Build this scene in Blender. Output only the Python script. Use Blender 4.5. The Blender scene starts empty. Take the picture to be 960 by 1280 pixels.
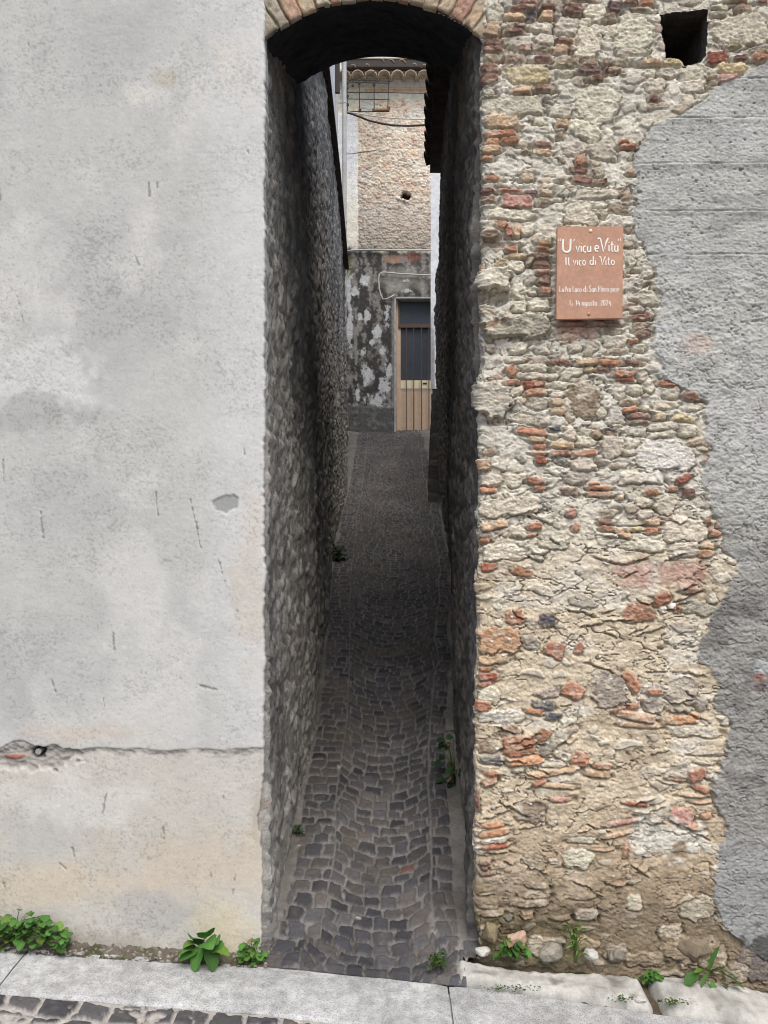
import bpy, bmesh, math, random
import numpy as np
from mathutils import Vector, Matrix
R_ = math.radians
random.seed(7)
SC = bpy.context.scene
COL = SC.collection
# ------------------------------------------------------------------ camera, sky, sun, exposure
F = 960.0            # focal length in photo pixels (960 x 1280 photo)
CZ = 1.707           # eye height above the alley mouth
D = 2.98             # distance of the two facades
S = D / F            # metres per photo pixel on the facades
cd = bpy.data.cameras.new('camera'); cam = bpy.data.objects.new('camera', cd); COL.objects.link(cam)
cam.location = (0, 0, CZ); cam.rotation_euler = (R_(90), 0, 0)
cd.sensor_width = 36; cd.sensor_fit = 'AUTO'; cd.lens = 36 * F / 1280; cd.clip_end = 500; cd.clip_start = 0.05
SC.camera = cam
SUN_EL, SUN_AZ = 58, 12   # soft overcast sun: high, behind the camera and a little to the right
w = bpy.data.worlds.new('World'); SC.world = w; w.use_nodes = True
nt = w.node_tree; bg = nt.nodes['Background']
sky = nt.nodes.new('ShaderNodeTexSky'); sky.sky_type = 'NISHITA'; sky.sun_disc = False
sky.sun_elevation = R_(SUN_EL); sky.sun_rotation = R_(180 - SUN_AZ)
sky.air_density = 1.0; sky.dust_density = 3.0; sky.ozone_density = 1.0
nt.links.new(sky.outputs[0], bg.inputs[0]); bg.inputs[1].default_value = 0.085
sl = bpy.data.lights.new('sun', 'SUN'); so = bpy.data.objects.new('sun', sl); COL.objects.link(so)
sl.energy = 1.5; sl.angle = R_(45); sl.color = (1.0, 0.975, 0.945)
def aim_sun():
    el, az = R_(SUN_EL), R_(SUN_AZ)     # direction towards the sun: -Y (behind the camera) turned to +X
    d = Vector((math.sin(az) * math.cos(el), -math.cos(az) * math.cos(el), math.sin(el)))
    so.rotation_euler = d.to_track_quat('Z', 'Y').to_euler()
aim_sun()
SC.view_settings.view_transform = 'Standard'; SC.view_settings.look = 'None'
SC.view_settings.exposure = 1.05; SC.view_settings.gamma = 1.0; SC.view_settings.use_curve_mapping = False
SC.render.engine = 'CYCLES'
SC.cycles.pixel_filter_type = 'BLACKMAN_HARRIS'; SC.cycles.filter_width = 1.0
SC.cycles.max_bounces = 8; SC.cycles.diffuse_bounces = 5
# ------------------------------------------------------------------ numpy helpers
def hsh(ix, iy, seed):
    h = (ix.astype(np.int64) * 374761393 + iy.astype(np.int64) * 668265263 + int(seed) * 974634777) & 0xFFFFFFFF
    h = ((h ^ (h >> 13)) * 1274126177) & 0xFFFFFFFF
    h = ((h ^ (h >> 16)) * 2246822519) & 0xFFFFFFFF
    return ((h ^ (h >> 15)) & 0xFFFFFF) / float(0x1000000)
def vnoise(x, y, seed=0):
    xi = np.floor(x); yi = np.floor(y); fx = x - xi; fy = y - yi
    fx = fx * fx * (3 - 2 * fx); fy = fy * fy * (3 - 2 * fy)
    a = hsh(xi, yi, seed); b = hsh(xi + 1, yi, seed); c = hsh(xi, yi + 1, seed); d = hsh(xi + 1, yi + 1, seed)
    return (a + (b - a) * fx) * (1 - fy) + (c + (d - c) * fx) * fy
def fbm(x, y, oc=4, seed=0, gain=0.5):          # about -1 .. 1
    v = 0.0; amp = 1.0; tot = 0.0
    for o in range(oc):
        v = v + amp * (vnoise(x + 17.3 * o, y - 9.1 * o, seed + o * 13) * 2 - 1); tot += amp
        x = x * 2.03; y = y * 2.03; amp *= gain
    return v / tot * 1.5
def voro(x, y, seed=0, jit=0.9):
    xi = np.floor(x); yi = np.floor(y)
    f1 = np.full(x.shape, 9.0); f2 = np.full(x.shape, 9.0); idv = np.zeros(x.shape); ty = np.zeros(x.shape)
    for i in (-1, 0, 1):
        for j in (-1, 0, 1):
            cx = xi + i; cy = yi + j
            px = cx + 0.5 + (hsh(cx, cy, seed) - 0.5) * jit; py = cy + 0.5 + (hsh(cx, cy, seed + 5) - 0.5) * jit
            d = np.hypot(x - px, y - py); h = hsh(cx, cy, seed + 9)
            near = d < f1
            f2 = np.where(near, f1, np.minimum(f2, d)); idv = np.where(near, h, idv); ty = np.where(near, y - py, ty)
            f1 = np.where(near, d, f1)
    return f1, f2, idv, ty
def ss(a, b, x):
    t = np.clip((x - a) / (b - a), 0, 1); return t * t * (3 - 2 * t)
KA = 0.80
def lin(c):
    c = np.asarray(c, float) / 255.0
    return np.where(c <= 0.04045, c / 12.92, ((c + 0.055) / 1.055) ** 2.4)
def alb(c): return lin(c) * KA                    # colour as it looks in even light -> albedo
def lerp(a, b, t): return a + (b - a) * t
def mixc(C, col, t): return C + (np.asarray(col) - C) * t[..., None]
def blob(X, Y, cx, cy, rx, ry, seed, wob=0.35, soft=0.25, sc=12.0):
    d = np.hypot((X - cx) / rx, (Y - cy) / ry) + wob * fbm(X / sc, Y / sc, 3, seed)
    return 1 - ss(1 - soft, 1 + soft, d)
# ------------------------------------------------------------------ object helpers
def tag(o, label=None, cat=None, group=None, kind=None):
    if label: o['label'] = label
    if cat: o['category'] = cat
    if group: o['group'] = group
    if kind: o['kind'] = kind
    return o
def thing(name, label, cat, loc=(0, 0, 0), group=None):
    o = bpy.data.objects.new(name, None); COL.objects.link(o); o.location = loc; o.empty_display_size = 0.1
    return tag(o, label, cat, group)
def link(name, me, mats, parent=None, smooth=False):
    o = bpy.data.objects.new(name, me); COL.objects.link(o)
    for m in (mats if isinstance(mats, (list, tuple)) else [mats]): me.materials.append(m)
    if smooth: me.polygons.foreach_set('use_smooth', np.ones(len(me.polygons), bool))
    if parent is not None:
        o.parent = parent; o.matrix_parent_inverse = Matrix.Translation(-Vector(parent.location)) if parent.parent is None else Matrix()
    return o
def grid(name, P, C, mat, parent=None, keep=None, smooth=True):
    r, c, _ = P.shape
    idx = np.arange(r * c).reshape(r, c)
    q = np.stack([idx[:-1, :-1], idx[:-1, 1:], idx[1:, 1:], idx[1:, :-1]], -1)
    q = q[keep] if keep is not None else q.reshape(-1, 4)
    used, inv = np.unique(q, return_inverse=True); q = inv.reshape(-1, 4)
    co = P.reshape(-1, 3)[used]; n = len(q)
    me = bpy.data.meshes.new(name)
    me.vertices.add(len(co)); me.vertices.foreach_set('co', co.astype(np.float32).ravel())
    me.loops.add(n * 4); me.loops.foreach_set('vertex_index', q.astype(np.int32).ravel())
    me.polygons.add(n); me.polygons.foreach_set('loop_start', (np.arange(n) * 4).astype(np.int32))
    me.update(calc_edges=True)
    if C is not None:
        a = me.color_attributes.new('Col', 'FLOAT_COLOR', 'POINT')
        cc = np.ones((len(co), 4), np.float32); cc[:, :3] = C.reshape(-1, 3)[used]
        a.data.foreach_set('color', cc.ravel())
    return link(name, me, mat, parent, smooth)
def bm_obj(name, bm, mat, parent=None, smooth=False):
    me = bpy.data.meshes.new(name); bm.normal_update(); bm.to_mesh(me); bm.free()
    return link(name, me, mat, parent, smooth)
def add_box(bm, x0, x1, y0, y1, z0, z1, bev=0.0, rot=None, piv=None):
    r = bmesh.ops.create_cube(bm, size=1.0); vs = r['verts']
    bmesh.ops.scale(bm, vec=(x1 - x0, y1 - y0, z1 - z0), verts=vs)
    bmesh.ops.translate(bm, vec=((x0 + x1) / 2, (y0 + y1) / 2, (z0 + z1) / 2), verts=vs)
    if bev > 0:
        es = list({e for v in vs for e in v.link_edges})
        rr = bmesh.ops.bevel(bm, geom=es, offset=bev, segments=2, affect='EDGES', profile=0.6)
        vs = list({v for f in rr['faces'] for v in f.verts} | {v for v in vs if v.is_valid})
    if rot is not None:
        bmesh.ops.rotate(bm, cent=piv or ((x0 + x1) / 2, (y0 + y1) / 2, (z0 + z1) / 2), matrix=rot, verts=vs)
    return vs
def add_tube(bm, pts, rad, seg=8, caps=True, flat=None):
    pts = [Vector(p) for p in pts]; rings = []
    for i, p in enumerate(pts):
        t = (pts[min(i + 1, len(pts) - 1)] - pts[max(i - 1, 0)]).normalized()
        up = Vector((0, 1, 0)) if abs(t.y) < 0.9 else Vector((1, 0, 0))
        a = t.cross(up).normalized(); b = t.cross(a).normalized()
        r = rad[i] if isinstance(rad, (list, tuple)) else rad
        ring = []
        for k in range(seg):
            th = 2 * math.pi * k / seg
            o = a * math.cos(th) * r + b * math.sin(th) * r
            if flat: o.y *= flat
            ring.append(bm.verts.new(p + o))
        rings.append(ring)
    for i in range(len(rings) - 1):
        for k in range(seg):
            bm.faces.new((rings[i][k], rings[i][(k + 1) % seg], rings[i + 1][(k + 1) % seg], rings[i + 1][k]))
    if caps:
        bm.faces.new(rings[0][::-1]); bm.faces.new(rings[-1])
def W(x, y, d): return Vector(((x - 480) / F * d, d, CZ + (640 - y) / F * d))
# ------------------------------------------------------------------ materials
def mat(name, col=None, rough=0.9, vc=False, var=0.12, vscale=60.0, bumps=((220.0, 0.25),), spec=0.25, metal=0.0, speck=None, stretch=None, bdist=0.004):
    m = bpy.data.materials.new(name); m.use_nodes = True; t = m.node_tree; N = t.nodes; L = t.links
    p = N['Principled BSDF']; p.inputs['Roughness'].default_value = rough; p.inputs['Metallic'].default_value = metal
    p.inputs['Specular IOR Level'].default_value = spec
    tc = N.new('ShaderNodeTexCoord'); vec = tc.outputs['Object']
    if stretch:
        mp = N.new('ShaderNodeMapping'); mp.inputs['Scale'].default_value = stretch; L.new(vec, mp.inputs[0]); vec = mp.outputs[0]
    if vc:
        at = N.new('ShaderNodeAttribute'); at.attribute_name = 'Col'; base = at.outputs['Color']
    else:
        rg = N.new('ShaderNodeRGB'); rg.outputs[0].default_value = (*[float(v) for v in col], 1); base = rg.outputs[0]
    if var:
        for sc_, am in ((vscale, var), (vscale * 5.3, var)):
            nz = N.new('ShaderNodeTexNoise'); nz.inputs['Scale'].default_value = sc_; nz.inputs['Detail'].default_value = 4; L.new(vec, nz.inputs['Vector'])
            mr = N.new('ShaderNodeMapRange'); mr.inputs['From Min'].default_value = 0.3; mr.inputs['From Max'].default_value = 0.7
            mr.inputs['To Min'].default_value = 1 - am; mr.inputs['To Max'].default_value = 1 + am; L.new(nz.outputs['Fac'], mr.inputs['Value'])
            mx = N.new('ShaderNodeMix'); mx.data_type = 'RGBA'; mx.blend_type = 'MULTIPLY'; mx.inputs['Factor'].default_value = 1
            L.new(base, mx.inputs[6]); L.new(mr.outputs[0], mx.inputs[7]); base = mx.outputs[2]
    if speck:
        nz = N.new('ShaderNodeTexVoronoi'); nz.inputs['Scale'].default_value = speck[0]; L.new(vec, nz.inputs['Vector'])
        hs = N.new('ShaderNodeSeparateColor'); L.new(nz.outputs['Color'], hs.inputs[0])
        cr = N.new('ShaderNodeValToRGB'); cr.color_ramp.interpolation = 'CONSTANT'
        cr.color_ramp.elements[0].color = (speck[2],) * 3 + (1,); cr.color_ramp.elements[1].position = speck[1]; cr.color_ramp.elements[1].color = (1, 1, 1, 1)
        e = cr.color_ramp.elements.new(0.82); e.color = (speck[3],) * 3 + (1,)
        L.new(hs.outputs[0], cr.inputs[0])
        mx = N.new('ShaderNodeMix'); mx.data_type = 'RGBA'; mx.blend_type = 'MULTIPLY'; mx.inputs['Factor'].default_value = 1
        L.new(base, mx.inputs[6]); L.new(cr.outputs[0], mx.inputs[7]); base = mx.outputs[2]
    L.new(base, p.inputs['Base Color'])
    prev = None
    for sc_, st in bumps:
        nz = N.new('ShaderNodeTexNoise'); nz.inputs['Scale'].default_value = sc_; nz.inputs['Detail'].default_value = 5; nz.inputs['Roughness'].default_value = 0.6
        L.new(vec, nz.inputs['Vector'])
        b = N.new('ShaderNodeBump'); b.inputs['Strength'].default_value = st; b.inputs['Distance'].default_value = bdist
        L.new(nz.outputs['Fac'], b.inputs['Height'])
        if prev: L.new(prev, b.inputs['Normal'])
        prev = b.outputs[0]
    if prev: L.new(prev, p.inputs['Normal'])
    return m
M_rub = mat('rubble', vc=True, var=0.20, vscale=80, bumps=((120, 0.8), (380, 0.8)))
M_cem = mat('cement', vc=True, var=0.12, vscale=90, bumps=((140, 0.6), (500, 0.5)))
M_pla = mat('plaster', vc=True, var=0.06, vscale=150, bumps=((640, 0.6),), bdist=0.002)
M_sto = mat('dark_stone', vc=True, var=0.18, vscale=40, bumps=((60, 0.7), (260, 0.6)), bdist=0.008)
M_set = mat('setts', vc=True, var=0.16, vscale=50, bumps=((90, 0.5), (350, 0.5)), rough=0.8, spec=0.35)
M_far = mat('far_wall', vc=True, var=0.14, vscale=16, bumps=((30, 0.6), (110, 0.5)), bdist=0.015)
M_gran = mat('granite', (0.375, 0.375, 0.362), var=0.22, vscale=5, bumps=((300, 0.35),), speck=(330, 0.22, 0.66, 1.15))
M_kstone = mat('pale_block', vc=True, var=0.12, vscale=40, bumps=((70, 0.5), (300, 0.5)))
M_vault = mat('vault_dark', (0.030, 0.030, 0.034), var=0.25, vscale=12, bumps=((25, 0.5), (90, 0.4)), bdist=0.01)  # very dark base colour of the vault underside
M_tile = mat('old_tile', alb((176, 148, 128)), var=0.25, vscale=14, bumps=((60, 0.4),))
M_tiled = mat('dark_tile', (0.07, 0.055, 0.045), var=0.3, vscale=14, bumps=((60, 0.4),))
M_sign = mat('terracotta_board', alb((196, 152, 126)), var=0.09, vscale=14, bumps=((90, 0.2),), rough=0.7)
M_white = mat('white_paint', (0.78, 0.75, 0.70), var=0.03, bumps=(), rough=0.6)
M_screw = mat('screw', (0.75, 0.62, 0.5), var=0.1, bumps=(), rough=0.5)
M_pipe = mat('pipe_grey', (0.45, 0.45, 0.44), var=0.1, vscale=8, bumps=(), rough=0.6)
M_cable = mat('cable_dark', (0.05, 0.05, 0.05), var=0, bumps=(), rough=0.7)
M_cablep = mat('cable_pale', (0.5, 0.5, 0.47), var=0.1, bumps=(), rough=0.7)
M_rust = mat('rusty_iron', (0.22, 0.12, 0.06), var=0.3, vscale=20, bumps=())
M_iron = mat('dark_iron', (0.06, 0.055, 0.05), var=0.2, bumps=())
M_wood = mat('tan_door', alb((222, 194, 166)), var=0.08, vscale=9, bumps=((30, 0.1),), rough=0.6)
M_cream = mat('cream_rail', (.80, .70, .48), var=0.05, vscale=9, bumps=(), rough=0.6)
M_brown = mat('brown_rail', alb((104, 84, 74)), var=0.1, vscale=9, bumps=(), rough=0.6)
M_glass = mat('dark_pane', (0.05, 0.06, 0.075), var=0.1, vscale=3, bumps=(), rough=0.35, spec=0.4)
M_black = mat('black_void', (0.012, 0.012, 0.012), var=0, bumps=())
M_dirt = mat('dirt', alb((105, 95, 80)), var=0.4, vscale=60, bumps=((120, 0.8),))
def leaf_mat(name, col, col2):
    m = mat(name, col, rough=0.6, vc=True, var=0.14, vscale=40, bumps=((120, 0.3),), spec=0.25); m['leaf'] = list(col)
    return m
M_leaf = leaf_mat('leaf_green', (0.050, 0.130, 0.022), None)
M_leafl = leaf_mat('leaf_light', (0.09, 0.17, 0.035), None)
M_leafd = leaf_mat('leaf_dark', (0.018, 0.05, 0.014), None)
M_moss = leaf_mat('moss', (0.05, 0.10, 0.018), None)
M_stem = mat('stem', (0.10, 0.13, 0.04), var=0.15, bumps=())
# ------------------------------------------------------------------ ground profile
def gbase(X): return np.interp(X, [-40, -8, -1.49, -.47, .30, 1.49, 8, 40], [.9, .45, .062, .0, -.012, -.112, -.70, -1.4])
def gz(X, z):
    X = np.asarray(X, float); z = np.asarray(z, float)
    t = np.clip((X + 0.9) / 1.8, 0, 1); up = 0.30 * (np.maximum(z - 2.98, 0))
    return gbase(X) * np.exp(-np.maximum(z - 2.98, 0) * 0.6) + up
def xl(z, h):    # left alley wall, h = height above the alley floor
    t = np.clip(h / 3.2, 0, 1)
    bot = np.interp(z, [2.9, 3.3, 4.5, 5.6, 6.8, 8.7, 9.7, 20], [-.452, -.442, -.405, -.43, -.472, -.480, -.455, -.455])
    top = np.interp(z, [2.9, 4.05, 5.4, 7.0, 9.7, 20], [-.468, -.462, -.437, -.45, -.50, -.5])
    return bot + (top - bot) * t
def xr(z, h):    # right alley wall
    t = np.clip(h / 3.2, 0, 1)
    bot = np.interp(z, [2.9, 3.3, 4.5, 5.6, 6.8, 9.0, 20], [.335, .35, .405, .50, .605, .66, .66])
    top = np.interp(z, [2.9, 4.05, 5.9, 9.0, 20], [.368, .366, .440, .58, .58])
    return bot + (top - bot) * t
# ------------------------------------------------------------------ right house: rubble facade with a cement patch
CODE = dict(b=(186, 126, 92), d=(138, 100, 84), p=(124, 100, 94), o=(206, 146, 98), t=(204, 168, 128), r=(160, 88, 62), m=(208, 198, 176),
            g=(168, 158, 142), k=(98, 98, 102), y=(206, 184, 134), w=(216, 208, 192), n=(158, 138, 114), s=(190, 134, 118), T=(212, 162, 112))
CROPS = [
 (590, 0, 5.333, "80 30 220 150 m;305 0 435 30 d;250 35 440 80 d;445 25 555 70 d;360 70 435 105 k;340 108 430 140 k;215 85 360 130 t;455 75 550 140 t;555 10 620 125 g 10;610 30 750 105 d;750 10 900 140 m;640 -10 830 15 d;900 20 960 70 p;880 100 960 150 n;80 150 190 245 t;270 155 365 195 d;370 155 545 220 m;210 195 350 230 d;555 125 720 235 m;715 120 800 175 m;875 155 960 270 m;660 180 860 385 m;65 260 215 308 d;65 308 215 352 d;300 290 415 355 d;415 300 540 350 n;550 250 685 300 d;545 303 640 360 t;415 225 545 297 m;60 355 200 412 n;215 362 365 420 n;405 368 540 420 d;545 390 715 450 n;720 392 860 448 n;865 390 960 435 d;50 420 180 488 d;50 492 180 565 d;190 435 530 565 y;590 460 685 515 m;695 445 870 500 p;880 445 960 490 d;765 508 880 555 d;250 585 405 630 t;410 570 535 615 d;60 580 150 630 m;675 560 980 830 m;80 645 510 770 m;555 795 640 850 t;405 780 490 840 m;70 775 310 858 t 4;70 866 300 920 b -4;85 925 180 972 o;185 918 320 965 b -5;60 972 200 1030 t -5;290 935 375 985 m;410 945 535 988 d;410 992 535 1035 t;330 990 390 1035 n;560 880 610 930 n;630 815 880 932 m 10;600 950 750 1040 m -15;755 935 960 1067 m;65 1035 150 1075 b;690 1035 760 1090 b;530 690 665 790 m"),
 (760, 0, 4.8, "0 20 80 75 p;90 0 190 40 d;190 -10 270 35 b;105 38 270 75 n;-20 85 60 135 n;0 140 80 240 m;60 85 310 335 m;60 290 230 335 g;0 345 130 392 n;0 396 95 436 n;190 358 348 396 t;345 345 455 400 y 6;300 398 425 465 m;200 410 290 470 m 15;215 470 340 550 m;430 405 600 490 m;240 565 320 615 d;60 835 135 895 b;610 40 760 105 g;760 18 870 75 n -8;605 20 720 60 m;890 0 960 30 d;720 -5 840 20 t;625 90 960 290 m -12;590 312 725 385 r;745 330 840 370 d;650 375 840 440 y;860 315 960 370 b;660 447 785 505 s -8;615 480 660 525 n;880 290 960 322 n;715 245 800 290 n;150 925 205 960 w;420 480 600 560 m;430 560 520 640 m"),
 (590, 200, 6.4, "66 120 240 170 b;66 228 185 275 d;70 288 190 345 d;205 228 405 265 b;420 235 530 285 p;530 232 640 285 t;245 278 490 380 s 5;500 297 635 365 n;390 108 490 178 t;100 390 520 480 m 3;195 495 290 550 b 15;265 530 330 625 r;332 522 400 625 t;385 515 505 605 m;330 642 425 695 m;515 638 630 690 t;500 692 625 730 b 5;255 682 370 745 b;285 742 430 788 t;425 745 625 798 d;490 802 620 855 d;430 770 488 850 n;180 790 285 855 y;290 805 415 890 m;45 830 95 885 t;36 885 300 1035 m;495 872 625 920 b;520 927 625 1003 d;535 1012 635 1080 b 8;430 900 510 1010 g 35;440 1040 520 1095 m;430 1110 620 1200 m 8;310 1100 440 1220 m;70 560 230 655 n;640 295 720 330 m;235 897 310 940 g 12"),
 (590, 390, 6.0, "60 30 570 200 g;80 60 250 135 n;275 222 430 315 m;475 257 580 315 g;275 342 410 380 m;265 395 345 475 b 40;350 385 565 442 m;350 446 565 510 m;580 355 640 400 d;640 355 740 400 d 8;775 352 945 403 t -4;830 407 925 450 y;655 420 825 505 m -8;580 405 655 450 m;570 455 650 510 m;250 500 355 545 b;375 512 555 568 r;390 570 560 630 b -4;590 520 720 575 m 6;36 545 290 825 m;270 562 390 630 m -15;400 640 560 730 g;580 590 680 643 m;585 648 680 705 t;590 712 700 765 t;700 730 790 830 g 30;310 760 570 860 g 10;290 705 355 750 g;565 857 690 900 k;325 868 560 928 b 4;415 932 560 982 t 5;450 987 560 1032 b;445 1036 555 1072 t;470 1078 560 1145 r;680 865 790 960 m 20;570 910 660 960 m;595 970 770 1020 t 4;580 1033 740 1080 b -6;740 1033 940 1085 b -8;620 1085 740 1150 k 18;800 875 960 940 m 8;730 240 830 300 m;840 200 940 320 m;730 500 960 780 n;750 1085 940 1190 m;790 935 940 1020 m;75 1020 180 1075 n;340 1075 400 1130 g 40;36 1100 130 1190 t;630 62 820 106 d"),
 (740, 390, 6.0, "300 0 460 58 d;295 66 420 140 n -12;320 122 450 192 d -15;270 198 350 250 b -12;75 110 240 160 n;90 172 270 262 m;115 265 280 320 n;290 235 395 305 m;50 355 225 405 b;230 360 360 400 d 6;35 403 130 450 d;145 438 330 488 b;160 490 330 530 r;340 445 420 530 m 25;380 500 480 610 m 30;270 555 390 625 m;155 535 250 650 m;490 508 640 560 b 8;520 562 680 650 m;195 655 360 708 n -8;210 705 350 755 b -6;265 748 430 800 d;270 803 430 845 d 3;370 712 520 755 m 15;460 665 650 730 m -6;680 602 820 665 d 5;590 770 780 820 y 6;460 760 555 812 t;420 825 650 885 m -4;420 892 640 940 m -5;660 840 790 930 m;285 850 415 935 w;90 695 250 850 w;100 882 200 925 d;0 885 90 950 n 12;25 715 105 790 m -35;80 940 250 1095 m -10;255 955 345 1025 m;235 1030 330 1085 m;350 950 770 1200 w;790 1010 900 1060 n 22;825 1085 900 1145 b;700 690 850 740 m -12;10 1090 110 1140 g 35;120 1130 220 1175 n;0 60 235 100 d"),
 (590, 590, 6.0, "395 38 560 95 b 4;455 97 550 145 b;50 112 190 160 b -6;700 0 885 92 g 8;50 20 240 110 m;240 10 400 125 m;40 165 540 335 m;60 368 265 430 t -12;415 378 530 435 b;360 465 490 492 b -14;45 498 130 543 b -15;40 530 430 660 m;70 678 175 740 r -5;300 718 460 782 b 14;250 1030 385 1140 b -10;510 1060 640 1165 k;750 375 800 450 b 15;700 270 780 340 s;860 75 960 130 b;875 134 960 190 b;650 110 800 185 n;270 390 420 490 m;400 490 560 660 m 15;500 430 740 580 m 20"),
 (740, 590, 6.0, "-20 97 145 135 b;-20 142 160 190 b;180 0 560 92 m;625 12 745 85 r -28;565 107 650 145 b -8;395 128 500 180 b -4;655 112 765 190 d 10;185 172 240 205 t;330 192 460 262 m 8;325 278 460 350 w;465 180 640 322 m;45 280 210 350 n -15;40 352 155 393 d;50 398 180 450 b 6;180 430 300 490 t 18;265 405 400 448 y -3;390 352 515 403 t -3;400 407 500 465 b;515 330 890 520 m;215 492 560 590 m 3;580 525 830 640 m -6;810 582 915 640 o;820 530 920 578 t;885 422 960 485 b;850 342 890 400 b;930 360 960 420 t;160 385 380 400 m;690 870 805 910 d -4;460 900 590 1000 b -22;230 970 470 1130 b -10;660 965 960 1070 g 14;865 910 960 990 m;620 1000 665 1060 b;565 980 630 1035 w;500 1010 570 1070 w"),
 (700, 180, 5.82, "110 80 190 165 b -15;55 165 205 220 d 8;90 232 240 295 d 6;243 248 350 300 d;235 170 310 245 n;430 0 560 40 b;535 70 600 120 w 15;480 178 550 225 t;340 440 505 505 n 12;195 420 330 465 m 8;280 460 350 540 m;20 405 280 610 m 12;100 330 430 400 m;430 330 520 400 n;530 380 600 440 g;530 575 600 640 g;465 590 530 650 n;460 700 545 760 n;470 810 550 930 m;580 910 680 980 w;595 985 680 1025 n -15;520 890 580 930 g;660 990 750 1060 m;520 1060 720 1180 m;510 1228 690 1280 d -6;500 1170 610 1225 m"),
 (590, 780, 6.0, "40 25 350 222 T -2;50 228 280 303 t -6;60 315 155 362 o;40 368 200 430 r 4;35 432 150 470 b -8;40 475 215 605 m;10 570 140 655 b 8;30 630 410 750 w 3;440 562 635 658 k 4;405 632 540 680 b 12;535 667 680 735 k 6;470 480 660 558 g -8;675 440 845 560 b 20;555 130 690 255 b 25;775 130 835 230 b 15;375 95 505 185 g 15;490 785 600 900 b 30;220 755 370 850 n;235 832 470 985 b -2;255 995 540 1060 o -6;470 958 670 1000 n 3;640 715 790 765 m -30;470 810 800 920 g -38;755 955 875 1062 b 15;840 1092 960 1143 t 3;910 1048 960 1080 b;45 855 230 965 n;40 978 245 1060 k;405 1080 800 1140 t -9;525 1037 700 1075 m;90 1103 235 1145 b 10;300 1070 400 1118 m -10;70 1152 190 1200 b -12"),
 (740, 780, 5.333, "180 345 350 415 b 60;360 428 470 475 b -6;150 535 325 582 b -14;170 585 430 645 t 10;190 660 470 693 t 3;470 602 720 668 o -4;345 495 475 585 g 10;475 365 700 550 g;525 552 690 595 g;700 490 770 575 g;440 122 490 170 n;-10 315 240 560 g;10 932 130 968 r 3;-30 976 130 1028 t 4;640 965 760 1050 b -15;505 1022 610 1050 b 10;650 850 960 878 g;690 912 830 940 m 5;765 988 890 1045 w;480 672 860 755 m;870 620 920 680 w"),
 (590, 970, 6.0, "75 20 190 75 b -18;20 90 58 260 d;455 25 555 75 b -22;530 60 770 92 t 4;575 157 745 193 s -3;330 165 550 340 n;60 342 235 388 o -4;55 395 270 455 o -8;60 497 285 545 r -7;55 572 150 608 n;50 632 140 670 d -12;60 677 125 710 d 10;50 722 175 752 d -6;70 465 270 510 w -6;380 560 550 710 n;405 795 590 855 n 5;370 855 590 925 n -3;265 925 600 985 n -2;710 455 960 512 m;690 545 930 690 m;760 875 930 932 n;755 1000 945 1088 m 6;370 1010 465 1072 t;590 1045 740 1092 n -5;245 1052 305 1095 k;50 872 150 900 n;50 962 210 1000 n 4;50 1002 240 1060 n;565 290 640 390 n 10"),
 (740, 970, 5.333, "225 168 380 200 r 3;95 290 345 325 s -11;50 375 280 405 t -12;515 205 675 320 s;600 318 740 358 b 3;585 115 790 143 t 3;670 65 790 105 b 20;655 162 800 184 t 2;720 247 800 288 b -5;210 435 240 545 b 4;0 482 150 500 t -3;130 712 235 735 b 3;240 785 335 905 m;590 800 830 965 m 10;440 995 600 1067 m;0 890 40 970 m"),
 (560, 900, 2.4, "90 612 160 668 n;375 567 450 605 m;630 612 705 665 m;470 672 540 722 g;640 645 760 735 n 10;745 650 830 745 n;530 690 650 742 n;245 655 350 715 m;860 660 970 780 k;830 730 900 790 g"),
]
BIG = {(590, 200): ['36 885 300 1035', '70 560 230 655'], (590, 390): ['36 545 290 825', '60 30 570 200']}
for _k in CODE:
    _c = np.array(CODE[_k], float); CODE[_k] = tuple(_c + (_c.mean() - _c) * (.14 if _k not in 'mwgkn' else .05) + (0 if _k in 'mwgn' else 3))
def parse_stones():
    out = []
    for ox, oy, k, s in CROPS:
        for it in s.split(';'):
            p = it.split(); x0, y0, x1, y1 = [float(v) for v in p[:4]]
            a = float(p[5]) if len(p) > 5 else 0.0
            big = ' '.join(p[:4]) in BIG.get((ox, oy), [])
            out.append((ox + (x0 + x1) / 2 / k, oy + (y0 + y1) / 2 / k, (x1 - x0) / k, (y1 - y0) / k, p[4], a, big))
    return out
STONES = parse_stones()
rng = np.random.RandomState(3)
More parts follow.
